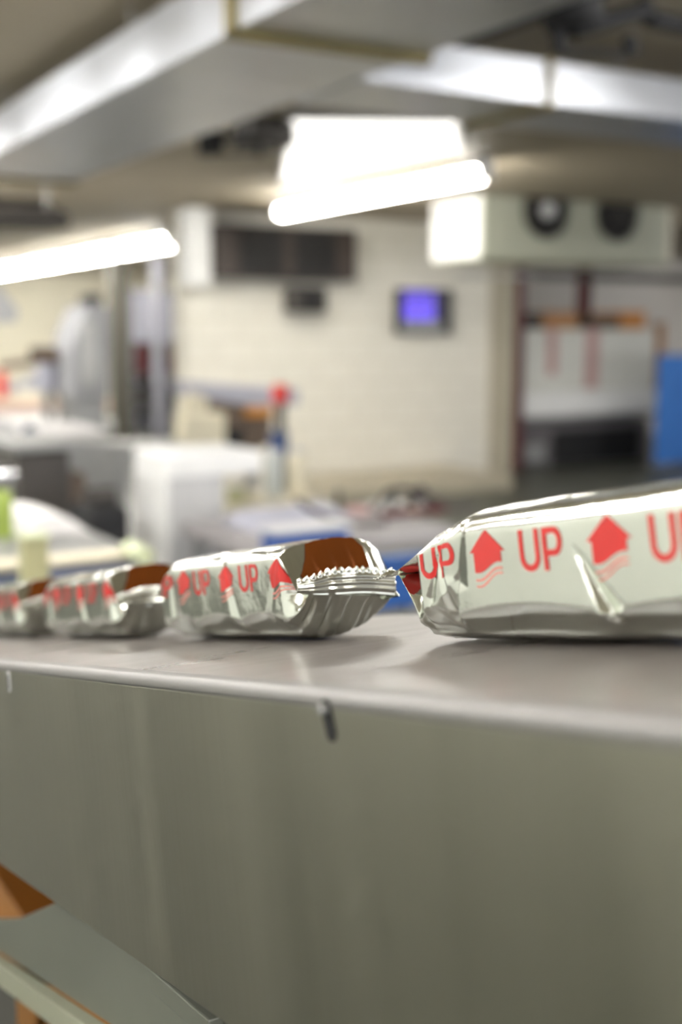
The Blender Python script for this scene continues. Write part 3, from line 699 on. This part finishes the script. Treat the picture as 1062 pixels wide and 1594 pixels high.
part(MB().box((a[0], YR - 0.75, 0.06), (a[1], YR - 0.70, a[3])), 'panel_sheet', M['blue'], t, 0.006)
for xx in (a[0] + 0.05, a[1] - 0.12): part(MB().box((xx, YR - 0.9, 0), (xx + 0.07, YR - 0.54, 0.06)), 'panel_foot', M['greysteel'], t, 0.004)
a = span(1026, 503, 1046, 549, YR + 0.3)
x0 = at(1, YR + .3, 1027, 520)[0]
t = thing('cardboard_roll', (x0 + 0.07, YR + 0.4, zsh), 'upright brown cardboard tube between white tank and blue panel', 'tube')
m = MB().tube([(x0 + 0.09, YR + 0.4, zsh + 0.001), (x0 + 0.09, YR + 0.4, a[3])], 0.075, 20); part(m, 'roll_tube', M['board'], t)
part(MB().tube([(x0 + 0.09, YR + 0.4, a[3]), (x0 + 0.09, YR + 0.4, a[3] + 0.01)], 0.08, 20), 'end_cap', M['brown'], t)

# ------------------------------------------------------------------ post and the tall cabinets at the left
YPp = 17.4
x0, x1 = at(1, YPp, 174, 560)[0], at(1, YPp, 206, 560)[0]
t = thing('steel_post', ((x0 + x1) / 2, YPp, 0), 'dark grey steel post standing far back at left below the tube lights', 'post')
part(MB().box((x0, YPp, 0.012), (x1, YPp + 0.08, CEIL - 0.013)), 'post_shaft', M['post'], t, 0.008)
part(MB().box((x0 - 0.05, YPp - 0.05, 0.0), (x1 + 0.05, YPp + 0.25, 0.012)), 'base_plate', M['post'], t)
part(MB().box((x0 - 0.05, YPp - 0.05, CEIL - 0.013), (x1 + 0.05, YPp + 0.25, CEIL - 0.001)), 'top_plate', M['post'], t)
x0 = at(1, 17.7, 248, 560)[0]
t = thing('vertical_pipe', (x0, 17.7, 0), 'pale grey pipe rising to the ceiling right of the grey post', 'pipe')
part(MB().tube([(x0, 17.7, 0.001), (x0, 17.7, CEIL - 0.001)], 0.10, 16), 'pipe_run', mat('pipe_grey', (134, 134, 144), 0.5), t)
for zz in (1.3, 2.2): part(MB().tube([(x0, 17.7, zz), (x0, 17.7, zz + 0.06)], 0.125, 16), 'pipe_coupling', M['greysteel'], t)
YK = 18.6
a = span(206, 452, 288, 690, YK)
t = thing('tall_cabinet', ((a[0] + a[1]) / 2, YK, 0), 'tall blue-grey cabinet with open shelves behind the pale pipe', 'cabinet')
x0, x1, zt = a[0], a[1], a[3]
zo = at(1, YK, 250, 533)[2]
part(MB().box((x0, YK + 0.45, 0), (x1, YK + 0.5, zt)).box((x0, YK, 0), (x0 + 0.03, YK + 0.45, zt)).box((x1 - 0.03, YK, 0), (x1, YK + 0.45, zt)).box((x0, YK, zt - 0.03), (x1, YK + 0.45, zt)), 'cabinet_frame', M['bluegrey'], t)
xm = (x0 + x1) / 2
for q0, q1 in ((x0 + 0.032, xm - 0.005), (xm + 0.005, x1 - 0.032)):
    d_ = part(MB().box((q0, YK - 0.02, zo), (q1, YK, zt - 0.01)), 'cabinet_door', M['bluegrey'], t, 0.005)
for zz in (zo - 0.02, 0.92, 0.4): part(MB().box((x0 + 0.03, YK + 0.01, zz), (x1 - 0.03, YK + 0.45, zz + 0.02)), 'shelf', M['greysteel'], t)
def shelfbox(name, lab, cat, px0, px1, py0, py1, m, sup=None, Y=YK + 0.05, D=0.25, grp=None):
    a = span(px0, py0, px1, py1, Y); z0 = a[2] if sup is None else sup
    t = thing(name, ((a[0] + a[1]) / 2, Y, z0), lab, cat, grp)
    part(MB().box((a[0], Y, z0), (a[1], Y + D, a[3])), 'box_body', m, t, 0.008)
    part(MB().box((a[0] - 0.005, Y - 0.005, a[3] - 0.03), (a[1] + 0.005, Y + D + 0.005, a[3] + 0.004)), 'box_lid', m, t, 0.003)
shelfbox('storage_bin', 'maroon bin on the cabinet shelf just left of the pale pipe', 'bin', 210, 232, 532, 548, M['maroon'], 0.945, grp='bins in the tall cabinet')
shelfbox('storage_bin', 'maroon bin in the tall cabinet right of the pale pipe', 'bin', 266, 284, 526, 548, M['maroon'], 0.945, grp='bins in the tall cabinet')
shelfbox('storage_bin', 'dark bin on the lower shelf left of the pale pipe', 'bin', 214, 234, 603, 628, M['dark'], 0.425, grp='bins in the tall cabinet')
shelfbox('storage_bin', 'dark bin on the lower shelf right of the pale pipe', 'bin', 264, 285, 596, 628, M['dark'], 0.425, grp='bins in the tall cabinet')

# ------------------------------------------------------------------ left background: benches, hopper, sheets
def bench(name, lab, px0, px1, py, Y, D, m, mleg='greysteel', th=0.04, z=None):
    x0, x1 = at(1, Y, px0, py)[0], at(1, Y, px1, py)[0]; z = at(1, Y, (px0 + px1) / 2, py)[2] if z is None else z
    t = thing(name, ((x0 + x1) / 2, Y + D / 2, 0), lab, 'table')
    part(MB().box((x0, Y, z - th), (x1, Y + D, z)), 'table_top', M[m], t, 0.004)
    for xx in (x0 + 0.03, x1 - 0.07):
        for yy in (Y + 0.03, Y + D - 0.07): part(MB().box((xx, yy, 0), (xx + 0.04, yy + 0.04, z - th)), 'leg', M[mleg], t, 0.003)
    part(MB().box((x0 + 0.05, Y + 0.06, 0.25), (x1 - 0.05, Y + D - 0.06, 0.27)), 'lower_shelf', M[mleg], t)
    return x0, x1, z
hb = bench('work_bench', 'long white-topped bench across the far left', -60, 178, 655, 9.4, 1.0, 'white', th=0.10)
a = span(-40, 605, 165, 640, 10.0)
t = thing('packing_machine', ((a[0] + a[1]) / 2, 10.6, 0), 'long pale machine with reddish stripes behind the white bench', 'machine')
part(MB().box((a[0], 10.5, 0.0), (a[1] + 0.2, 11.2, at(1, 10.5, 60, 612)[2])), 'machine_body', M['cream2'], t, 0.02)
part(MB().box((a[0], 10.47, at(1, 10.5, 60, 636)[2]), (a[1] + 0.2, 10.5, at(1, 10.5, 60, 628)[2])), 'red_stripe', M['pink'], t)
for k in range(6):
    px = 6 + k * 25; x_ = at(1, 10.6, px, 600)[0]; z0 = at(1, 10.5, 60, 612)[2]
    part(MB().box((x_, 10.6, z0), (x_ + 0.13, 10.9, z0 + 0.06 + 0.05 * (k % 3))), 'guard_plate', M['lightgrey' if k % 2 else 'bluegrey'], t, 0.006)
part(MB().tube([at(1, 10.55, 0, 570), at(1, 10.55, 60, 562), at(1, 10.55, 120, 560)], 0.035, 10), 'top_rail', M['brown'], t)
x_ = at(1, 10.55, 2, 600)
part(MB().box((x_[0] - 0.06, 10.45, x_[2] - 0.1), (x_[0] + 0.02, 10.5, x_[2] + 0.12)), 'orange_switch', M['redp'], t, 0.01)
# hopper
Yh = 8.6
hp = [at(1, Yh, x, y) for x, y in [(112, 620), (172, 620), (172, 480), (160, 474), (138, 474), (120, 512), (112, 545)]]
z0 = at(1, 9.4, 60, 655)[2]
t = thing('hopper', (hp[0][0] + 0.1, Yh, 0), 'pale grey stepped hopper machine with a black top, left of the post', 'hopper')
part(MB().prism(hp, (0, 0.5, 0)), 'hopper_body', mat('hopper_grey', (150, 150, 152), 0.5), t, 0.02)
part(MB().box((hp[0][0] + 0.02, Yh + 0.05, 0), (hp[1][0] - 0.02, Yh + 0.45, hp[0][2])), 'hopper_stand', M['greysteel'], t, 0.01)
a = span(143, 458, 166, 476, Yh)
part(MB().box((a[0], Yh + 0.1, a[2] - 0.02), (a[1], Yh + 0.3, a[3])), 'black_motor', M['black'], t, 0.01)
a = span(126, 500, 150, 600, Yh)
part(MB().box((a[0], Yh - 0.02, a[2]), (a[1], Yh, a[3])), 'hopper_door', mat('hopper_door_grey', (176, 176, 174), 0.5), t, 0.01)
a = span(68, 540, 90, 610, Yh + .3)
t = thing('control_box', ((a[0] + a[1]) / 2, Yh + 0.3, 0), 'brown and grey control box left of the hopper', 'control box')
part(MB().box((a[0], Yh + 0.3, a[2]), (a[1], Yh + 0.5, a[3])), 'box_body', M['bluegrey'], t, 0.01)
part(MB().box((a[0] - 0.1, Yh + 0.28, a[3] - 0.12), (a[1], Yh + 0.32, a[3])), 'brown_flap', M['brown'], t, 0.01)
part(MB().box(((a[0] + a[1]) / 2 - 0.03, Yh + 0.38, 0), ((a[0] + a[1]) / 2 + 0.03, Yh + 0.44, a[2])), 'box_stand', M['greysteel'], t)
# hanging pale sheet top left edge
a = span(-20, 440, 28, 500, 6.0)
t = thing('hanging_chute', (a[0], 6.0, a[2]), 'pale grey slanted chute entering at the left edge', 'chute')
part(MB().prism([at(1, 6, x, y) for x, y in [(-30, 430), (0, 448), (30, 482), (26, 502), (-30, 500)]], (0, 0.25, 0)), 'chute_body', M['lightgrey'], t, 0.01)
part(MB().tube([(a[0] + 0.02, 6.1, a[3]), (a[0] + 0.02, 6.1, CEIL - 0.001)], 0.015, 10), 'hanger_rod', M['greysteel'], t)
# person-free cloth heap and near left equipment
tb = bench('sorting_table', 'grey steel table below the crumpled white sheets at left', -80, 178, 690, 5.6, 0.9, 'greysteel')
def heap(name, lab, px0, px1, py0, Y, D, m, sup, seed, cat='cloth'):
    rs = np.random.RandomState(seed); x0, x1 = at(1, Y, px0, 650)[0], at(1, Y, px1, 650)[0]; zt = at(1, Y, (px0 + px1) / 2, py0)[2]
    n = 26; P = np.zeros((n, n, 3))
    for i in range(n):
        for j in range(n):
            uu, vv = i / (n - 1), j / (n - 1); e = (max(0, 1 - (2 * uu - 1) ** 4) * max(0, 1 - (2 * vv - 1) ** 4)) ** 0.5
            w = 0.75 + 0.25 * math.sin(uu * 7 + seed) * math.cos(vv * 5 + seed * 2) + 0.05 * rs.rand()
            P[i, j] = (x0 + (x1 - x0) * uu, Y + D * vv, sup + 0.002 + (zt - sup) * e * w)
    mb = MB(); mb.grid(P); Q = P.copy(); Q[..., 2] = sup + 0.001; mb.grid(Q)
    return tag(mb.build(name, M[m], org=(float((x0 + x1) / 2), Y, float(sup))), lab, cat)
heap('white_sheet', 'crumpled white sheet lying on the steel table at left', -50, 172, 664, 5.95, 0.5, 'cloth', tb[2], 2)
heap('white_sack', 'pale grey plastic sack draped at the left frame edge', -60, 34, 640, 5.62, 0.28, 'lightgrey', tb[2] + 0.0, 5, 'sack')
a = span(44, 668, 66, 696, 5.55)
t = thing('blue_bottle', ((a[0] + a[1]) / 2, 5.63, tb[2] - 0.02), 'small blue container in front of the crumpled white sheet', 'container')
part(MB().tube([((a[0] + a[1]) / 2, 5.64, tb[2] + 0.001), ((a[0] + a[1]) / 2, 5.64, a[3])], 0.035, 16), 'container_body', M['navy'], t)
part(MB().tube([((a[0] + a[1]) / 2, 5.64, a[3]), ((a[0] + a[1]) / 2, 5.64, a[3] + 0.02)], 0.018, 12), 'cap', M['dark'], t)
# mid left: dark machine and steel housing
Ym = 4.3
a = span(30, 702, 112, 800, Ym)
t = thing('dark_machine', ((a[0] + a[1]) / 2, Ym, 0), 'dark brown machine housing behind the white bag at left', 'machine')
part(MB().box((a[0], Ym, 0), (a[1], Ym + 0.5, a[3])), 'machine_housing', M['dark'], t, 0.02)
part(MB().box((a[0] - 0.02, Ym - 0.02, a[3]), (a[1] + 0.05, Ym + 0.52, a[3] + 0.03)), 'housing_lid', M['greysteel'], t, 0.008)
a = span(112, 740, 150, 830, Ym)
part(MB().box((a[0], Ym + 0.1, 0), (a[1], Ym + 0.5, a[3])), 'side_housing', M['brown'], t, 0.02)
a = span(140, 790, 206, 856, 3.9)
t = thing('motor_block', ((a[0] + a[1]) / 2, 3.9, 0), 'black motor block left of the white machine', 'motor')
part(MB().box((a[0], 3.9, a[2]), (a[1], 4.15, a[3])), 'motor_housing', M['black'], t, 0.03)
part(MB().tube([(a[0] + 0.02, 4.02, a[3] + 0.02), (a[1] - 0.02, 4.02, a[3] + 0.02)], 0.035, 14), 'motor_drum', M['dark'], t)
part(MB().box((a[0] + 0.03, 3.95, 0), (a[1] - 0.03, 4.1, a[2])), 'motor_stand', M['dark'], t)
a = span(118, 690, 208, 760, 5.0)
t = thing('steel_guard', ((a[0] + a[1]) / 2, 5.0, 0), 'sloping grey steel guard between dark machine and white machine', 'guard')
part(MB().prism([at(1, 5.0, x, y) for x, y in [(60, 700), (120, 690), (300, 692), (300, 705), (205, 715), (195, 790), (120, 760), (60, 730)]], (0, 0.3, 0)), 'guard_plate', M['greysteel'], t, 0.01)
for xx in (a[0] + 0.02, a[1] - 0.08): part(MB().box((xx, 5.1, 0), (xx + 0.05, 5.15, a[2] + 0.02)), 'guard_leg', M['greysteel'], t)
q = at(1, 4.99, 108, 668)
# white machine
Yw = 4.2
a = span(266, 735, 350, 900, Yw)
zt = at(1, Yw, 300, 706)[2]; xr2 = at(1, Yw, 408, 720)[0]; zm = at(1, Yw, 300, 736)[2]
t = thing('white_machine', (a[0], Yw, 0), 'boxy white machine with an overhanging white top', 'machine')
yd = 0.36
part(MB().box((a[0] - 0.0, Yw, 0), (a[1], Yw + yd, zm)), 'machine_body', M['lightgrey'], t, 0.01)
part(MB().box((a[0] - 0.01, Yw - 0.005, zm - 0.02), (xr2, Yw + yd + 0.01, zt)), 'machine_top', M['white'], t, 0.015)
part(MB().box((a[0] - 0.012, Yw + 0.01, 0.1), (a[0], Yw + yd, zm - 0.01)), 'side_cover', M['white'], t, 0.004)
# parts bin to its right: jars and cups on a bench
Yj = 4.9
jb = bench('jar_bench', 'pale bench behind the white machine carrying jars', 352, 492, 782, 4.75, 0.5, 'cream2')
def jar(px0, px1, py0, lab, m, sup, Y=Yj, name='glass_jar', cat='jar'):
    x0, x1 = at(1, Y, px0, 740)[0], at(1, Y, px1, 740)[0]; zt = at(1, Y, (px0 + px1) / 2, py0)[2]; r = (x1 - x0) / 2 * 0.95; c = (x0 + x1) / 2
    t = thing(name, (c, Y, sup), lab, cat)
    part(MB().tube([(c, Y, sup + 0.001), (c, Y, sup + 0.01), (c, Y, zt - 0.02), (c, Y, zt)], [r * 0.9, r, r, r * 0.8], 20), 'jar_body', M[m], t)
    part(MB().tube([(c, Y, zt), (c, Y, zt + 0.015)], r * 0.82, 20), 'jar_lid', M['lightgrey'], t)
jar(412, 441, 706, 'clear glass jar under the red-topped signal post', 'clear', jb[2])
jar(447, 478, 704, 'greenish grey jar right of the clear glass jar', 'cream2', jb[2], name='storage_jar')
jar(352, 382, 757, 'short olive pot at the left end of the jar bench', 'olive', jb[2], 4.8, 'small_pot', 'pot')
jar(384, 408, 760, 'short cream pot beside the clear glass jar', 'cream2', jb[2], 4.8, 'small_pot', 'pot')
# signal post with red top
Ys = 6.2
c = at(1, Ys, 437, 700); zs0 = at(1, Ys, 437, 626)[2]; zs1 = at(1, Ys, 437, 598)[2]
t = thing('signal_lamp', (c[0], Ys, 0), 'red-topped signal lamp on a dark post in front of the cream wall', 'signal lamp')
part(MB().tube([(c[0], Ys, 0.02), (c[0], Ys, zs0)], 0.030, 16), 'lamp_post', M['dark'], t)
part(MB().tube([(c[0], Ys, zs0), (c[0], Ys, zs1 - 0.01), (c[0], Ys, zs1)], [0.052, 0.052, 0.03], 20), 'red_lamp', M['redp'], t)
z1 = at(1, Ys, 437, 672)[2]
part(MB().tube([(c[0] - 0.01, Ys, z1 - 0.15), (c[0] - 0.01, Ys, z1)], 0.055, 16), 'blue_collar', M['navy'], t)
part(MB().tube([(c[0], Ys, 0), (c[0], Ys, 0.02)], 0.12, 20), 'base_plate', M['dark'], t)
# conveyor arm in front of cream wall
Ya = 8.4
t = thing('incline_conveyor', (at(1, Ya, 380, 620)[0], Ya, 0), 'grey sloped conveyor arm in front of the cream wall', 'conveyor')
part(MB().prism([at(1, Ya, x, y) for x, y in [(296, 594), (345, 598), (466, 606), (466, 630), (400, 634), (300, 618)]], (0, 0.4, 0)), 'conveyor_arm', M['bluegrey'], t, 0.01)
part(MB().prism([at(1, Ya + .02, x, y) for x, y in [(325, 620), (425, 640), (425, 690), (400, 700), (318, 700)]], (0, 0.36, 0)), 'drive_housing', M['brown'], t, 0.02)
b_ = span(385, 634, 425, 648, Ya - 0.03); part(MB().box((b_[0], Ya - 0.03, b_[2]), (b_[1], Ya + 0.02, b_[3])), 'orange_plate', mat('amber_plate', (190, 128, 48), 0.5), t)
b_ = span(330, 640, 420, 700, Ya)
for xx in (b_[0] + 0.05, b_[1] - 0.12): part(MB().box((xx, Ya + 0.1, 0), (xx + 0.07, Ya + 0.2, b_[2] + 0.02)), 'machine_leg', M['greysteel'], t)
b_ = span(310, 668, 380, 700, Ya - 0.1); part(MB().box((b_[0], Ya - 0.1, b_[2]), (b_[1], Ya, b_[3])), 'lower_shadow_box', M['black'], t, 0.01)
b_ = span(288, 612, 318, 640, Ya - 0.2)
t = thing('round_dial', (b_[0], Ya - 0.25, 0), 'pale round machine head left of the sloped conveyor arm', 'machine')
cc = at(1, Ya - 0.2, 303, 630); part(MB().tube([cc + (0, -0.06, 0), cc + (0, 0.06, 0)], 0.085, 20), 'dial_drum', M['cream2'], t)
part(MB().box((cc[0] - 0.14, Ya - 0.28, 0), (cc[0] + 0.22, Ya - 0.12, cc[2] - 0.06)), 'dial_stand', M['cream2'], t, 0.02)
# clutter behind the middle: bench, hoses, motor
Yc2 = 3.45
cb = bench('hose_bench', 'low pale bench carrying coiled hoses behind the foil bars', 405, 720, 838, Yc2, 0.66, 'benchgrey', th=0.05)
def hose(lab, pts, r, m, name='air_hose'):
    P = [np.array((q[0], q[1], max(q[2], cb[2] + r * 1.6))) for q in pts]
    def cat(t_):
        n = len(P) - 1; k = min(int(t_ * n), n - 1); f = t_ * n - k
        p0, p1, p2, p3 = P[max(k - 1, 0)], P[k], P[k + 1], P[min(k + 2, n)]
        return 0.5 * (2 * p1 + (p2 - p0) * f + (2 * p0 - 5 * p1 + 4 * p2 - p3) * f * f + (3 * p1 - p0 - 3 * p2 + p3) * f ** 3)
    pp = [cat(k / 60) for k in range(61)]
    return tag(MB().tube(pp, r, 10).build(name, M[m], org=tuple(float(v) for v in pp[0])), lab, 'hose', 'hoses on the low bench')
hose('dark maroon hose looping down from left to right behind the middle bar', [at(1, 3.6, x, y) for x, y in [(462, 778), (490, 795), (520, 808), (555, 815), (585, 818), (600, 826)]], 0.011, 'hose')
hose('maroon hose lying behind the tip of the nearest bar', [at(1, 3.75, x, y) for x, y in [(596, 822), (625, 830), (655, 836), (690, 833)]], 0.014, 'maroon')
hose('grey hose arching over the valve block', [at(1, 3.85, x, y) for x, y in [(580, 834), (585, 790), (612, 762), (650, 765), (672, 790), (690, 834)]], 0.012, 'dark')
hose('thin grey hose sagging right of the arched hose', [at(1, 3.8, x, y) for x, y in [(640, 768), (668, 772), (700, 792), (740, 800)]], 0.009, 'hose')
a = span(592, 775, 672, 832, 3.9)
t = thing('valve_block', ((a[0] + a[1]) / 2, 3.9, cb[2]), 'grey valve block tangled with hoses behind the bar tip', 'valve')
part(MB().box((a[0], 3.9, cb[2] + 0.001), (a[1], 4.05, a[3] - 0.03)), 'block_body', M['greysteel'], t, 0.01)
part(MB().tube([at(1, 3.9, 635, 785), at(1, 3.9, 660, 760)], 0.022, 12).tube([at(1, 3.9, 612, 792), at(1, 3.9, 612, 766)], 0.015, 12), 'valve_stem', M['dark'], t)
part(MB().tube([at(1, 3.88, 640, 800) , at(1, 3.84, 640, 800)], 0.03, 16), 'pressure_gauge', M['cream2'], t)
x_ = at(1, 4.05, 527, 790)
t = thing('upright_fitting', (x_[0], 4.05, cb[2]), 'small dark upright fitting standing by the maroon hose', 'fitting')
part(MB().tube([(x_[0], 4.05, cb[2] + 0.001), (x_[0], 4.05, at(1, 4.05, 527, 762)[2])], 0.012, 12), 'fitting_rod', M['post'], t)
z_ = at(1, 4.05, 527, 812)[2]
part(MB().tube([(x_[0], 4.05, cb[2] + 0.001), (x_[0], 4.05, z_ + 0.03)], 0.03, 14), 'fitting_base', M['black'], t)
heap('white_film', 'loose white plastic film spread on the bench behind the bars', 395, 560, 792, 3.72, 0.3, 'bluegrey', cb[2], 8, 'film')
heap('pink_rag', 'dusty pink rag lying behind the gap between bars', 562, 590, 792, 3.9, 0.15, 'pink', cb[2], 4, 'rag')
# blue bins below
a = span(428, 824, 545, 960, 3.2)
t = thing('blue_crate', ((a[0] + a[1]) / 2, 3.2, 0), 'blue plastic crate partly hidden behind the middle bar', 'crate')
part(MB().box((a[0], 3.2, 0.0), (a[1], 3.3, at(1, 3.2, 470, 828)[2])), 'crate_body', mat('royal_blue_plastic', (48, 80, 146), 0.4), t, 0.01)
part(MB().box((a[0] - 0.01, 3.19, at(1, 3.2, 470, 828)[2]), (a[1] + 0.01, 3.31, at(1, 3.2, 470, 822)[2])), 'crate_rim', M['lightgrey'], t, 0.004)
a = span(570, 874, 640, 950, 2.3)
t = thing('blue_tray', ((a[0] + a[1]) / 2, 2.3, 0), 'bright blue tray seen through the gap between the two bars', 'tray')
part(MB().box((a[0] - 0.02, 2.3, a[2]), (a[1] + 0.02, 2.34, a[3])), 'tray_body', mat('bright_blue_plastic', (18, 74, 142), 0.4), t, 0.008)
part(MB().box((a[0] - 0.03, 2.29, a[3]), (a[1] + 0.03, 2.31, a[3] + 0.012)), 'tray_rim', mat('blue_rim', (24, 80, 150), 0.4), t, 0.003)
for xx in (a[0], a[1]): part(MB().box((xx, 2.305, 0), (xx + 0.02, 2.335, a[2])), 'tray_stand', M['greysteel'], t)
# near left: white bag, olive post, pale green roller, blue belts
Yn = 2.3
zn = at(1, Yn, 90, 868)[2]
t = thing('belt_machine', (at(1, Yn, 100, 880)[0], Yn, 0), 'machine with blue belts and a cream roller behind the far bars', 'machine')
x0, x1 = at(1, Yn, -60, 880)[0], at(1, Yn, 216, 880)[0]
part(MB().box((x0, Yn, zn - 0.12), (x1, Yn + 0.35, zn - 0.012)), 'machine_bed', M['greysteel'], t, 0.004)
part(MB().box((x0, Yn - 0.01, zn - 0.05), (x1 - 0.02, Yn + 0.3, zn - 0.03)), 'blue_belt', M['navy'], t, 0.003)
part(MB().box((x0, Yn - 0.012, zn - 0.012), (x1 + 0.01, Yn + 0.05, zn - 0.002)), 'edge_rail', M['cream2'], t, 0.002)
c = at(1, Yn - 0.05, 218, 862); part(MB().tube([c + (0, -0.03, 0), c + (0, 0.06, 0)], 0.019, 18), 'end_roller', M['palegreen'], t)
for xx in (x0 + 0.05, x1 - 0.1): part(MB().box((xx, Yn + 0.05, 0), (xx + 0.05, Yn + 0.1, zn - 0.11)), 'machine_leg', M['greysteel'], t)
a = span(38, 838, 78, 960, Yn - 0.15)
t = thing('olive_bracket', ((a[0] + a[1]) / 2, Yn - 0.15, 0), 'upright olive-painted bracket behind the far foil bars', 'bracket')
part(MB().box((a[0], Yn - 0.15, 0), (a[1], Yn - 0.11, a[3])), 'bracket_post', M['olive'], t, 0.003)
part(MB().box((a[0] - 0.002, Yn - 0.155, a[3]), (a[1] + 0.002, Yn - 0.105, a[3] + 0.006)), 'bracket_cap', M['palegreen'], t, 0.001)
# white bag
def bag():
    Y = 2.85; n = 30; outline = [(30, 862), (26, 800), (34, 790), (60, 788), (90, 798), (120, 812), (138, 830), (142, 862)]
    P = [at(1, Y, x, y) for x, y in outline]
    m = MB(); K = 9; rows = []
    c = sum(P) / len(P)
    for k in range(K):
        f = k / (K - 1); s_ = 0.82 + 0.18 * math.sin(math.pi * f)
        rows.append([np.array((c[0] + (p[0] - c[0]) * s_, Y - 0.11 + 0.28 * f, c[2] + (p[2] - c[2]) * (s_ if p[2] > c[2] else 1))) for p in P])
    nn = len(P); vs = [q for r in rows for q in r]
    m.add(vs, [(k * nn + i, k * nn + (i + 1) % nn, (k + 1) * nn + (i + 1) % nn, (k + 1) * nn + i) for k in range(K - 1) for i in range(nn)], True)
    m.add(rows[0], [tuple(range(nn))], True); m.add(rows[-1], [tuple(range(nn))], True)
    o = m.build('white_bag', M['cloth'], org=(float(c[0]), Y, float(P[0][2])))
    s = o.modifiers.new('round', 'SUBSURF'); s.levels = s.render_levels = 2
    return tag(o, 'rounded white bag lying behind the blue-belted machine', 'bag'), P[0][2]
_, zbag = bag()
x0, x1 = at(1, 2.85, -60, 862)[0], at(1, 2.85, 200, 862)[0]
t = thing('side_table', ((x0 + x1) / 2, 2.9, 0), 'steel side table under the rounded white bag', 'table')
part(MB().box((x0, 2.67, zbag - 0.03), (x1, 3.2, zbag - 0.008)), 'table_top', M['greysteel'], t, 0.003)
for xx in (x0 + 0.02, x1 - 0.05):
    for yy in (2.68, 3.04): part(MB().box((xx, yy, 0), (xx + 0.03, yy + 0.03, zbag - 0.03)), 'leg', M['greysteel'], t)
# shiny ball knob and green bottle on the left edge
c = at(1, 3.12, 10, 738)
t = thing('chrome_fitting', (c[0], 3.12, zbag), 'shiny chrome fitting catching light at the left edge', 'fitting')
part(MB().tube([(c[0], 3.12, zbag), (c[0], 3.12, c[2] - 0.01)], 0.012, 12), 'fitting_rod', M['greysteel'], t)
ms = mat('chrome', (235, 235, 235), 0.08, 1.0, 0.01)
part(MB().tube([c + np.array((-0.06, 0, 0)), c + np.array((0.02, 0, 0)), c + np.array((0.028, 0, 0))], [0.022, 0.022, 0.012], 18), 'fitting_head', ms, t)
a = span(-12, 762, 20, 800, 2.74)
t = thing('green_bottle', ((a[0] + a[1]) / 2, 2.8, zbag), 'yellow-green plastic bottle cut by the left edge', 'bottle')
cxx = (a[0] + a[1]) / 2
part(MB().tube([(cxx, 2.74, zbag - 0.003), (cxx, 2.74, a[2] + .02), (cxx, 2.74, a[3] - 0.01), (cxx, 2.74, a[3])], [0.022, 0.022, 0.022, 0.012], 16), 'bottle_body', M['green'], t)
part(MB().tube([(cxx, 2.74, a[3]), (cxx, 2.74, a[3] + 0.02)], 0.011, 12), 'bottle_cap', M['dark'], t)
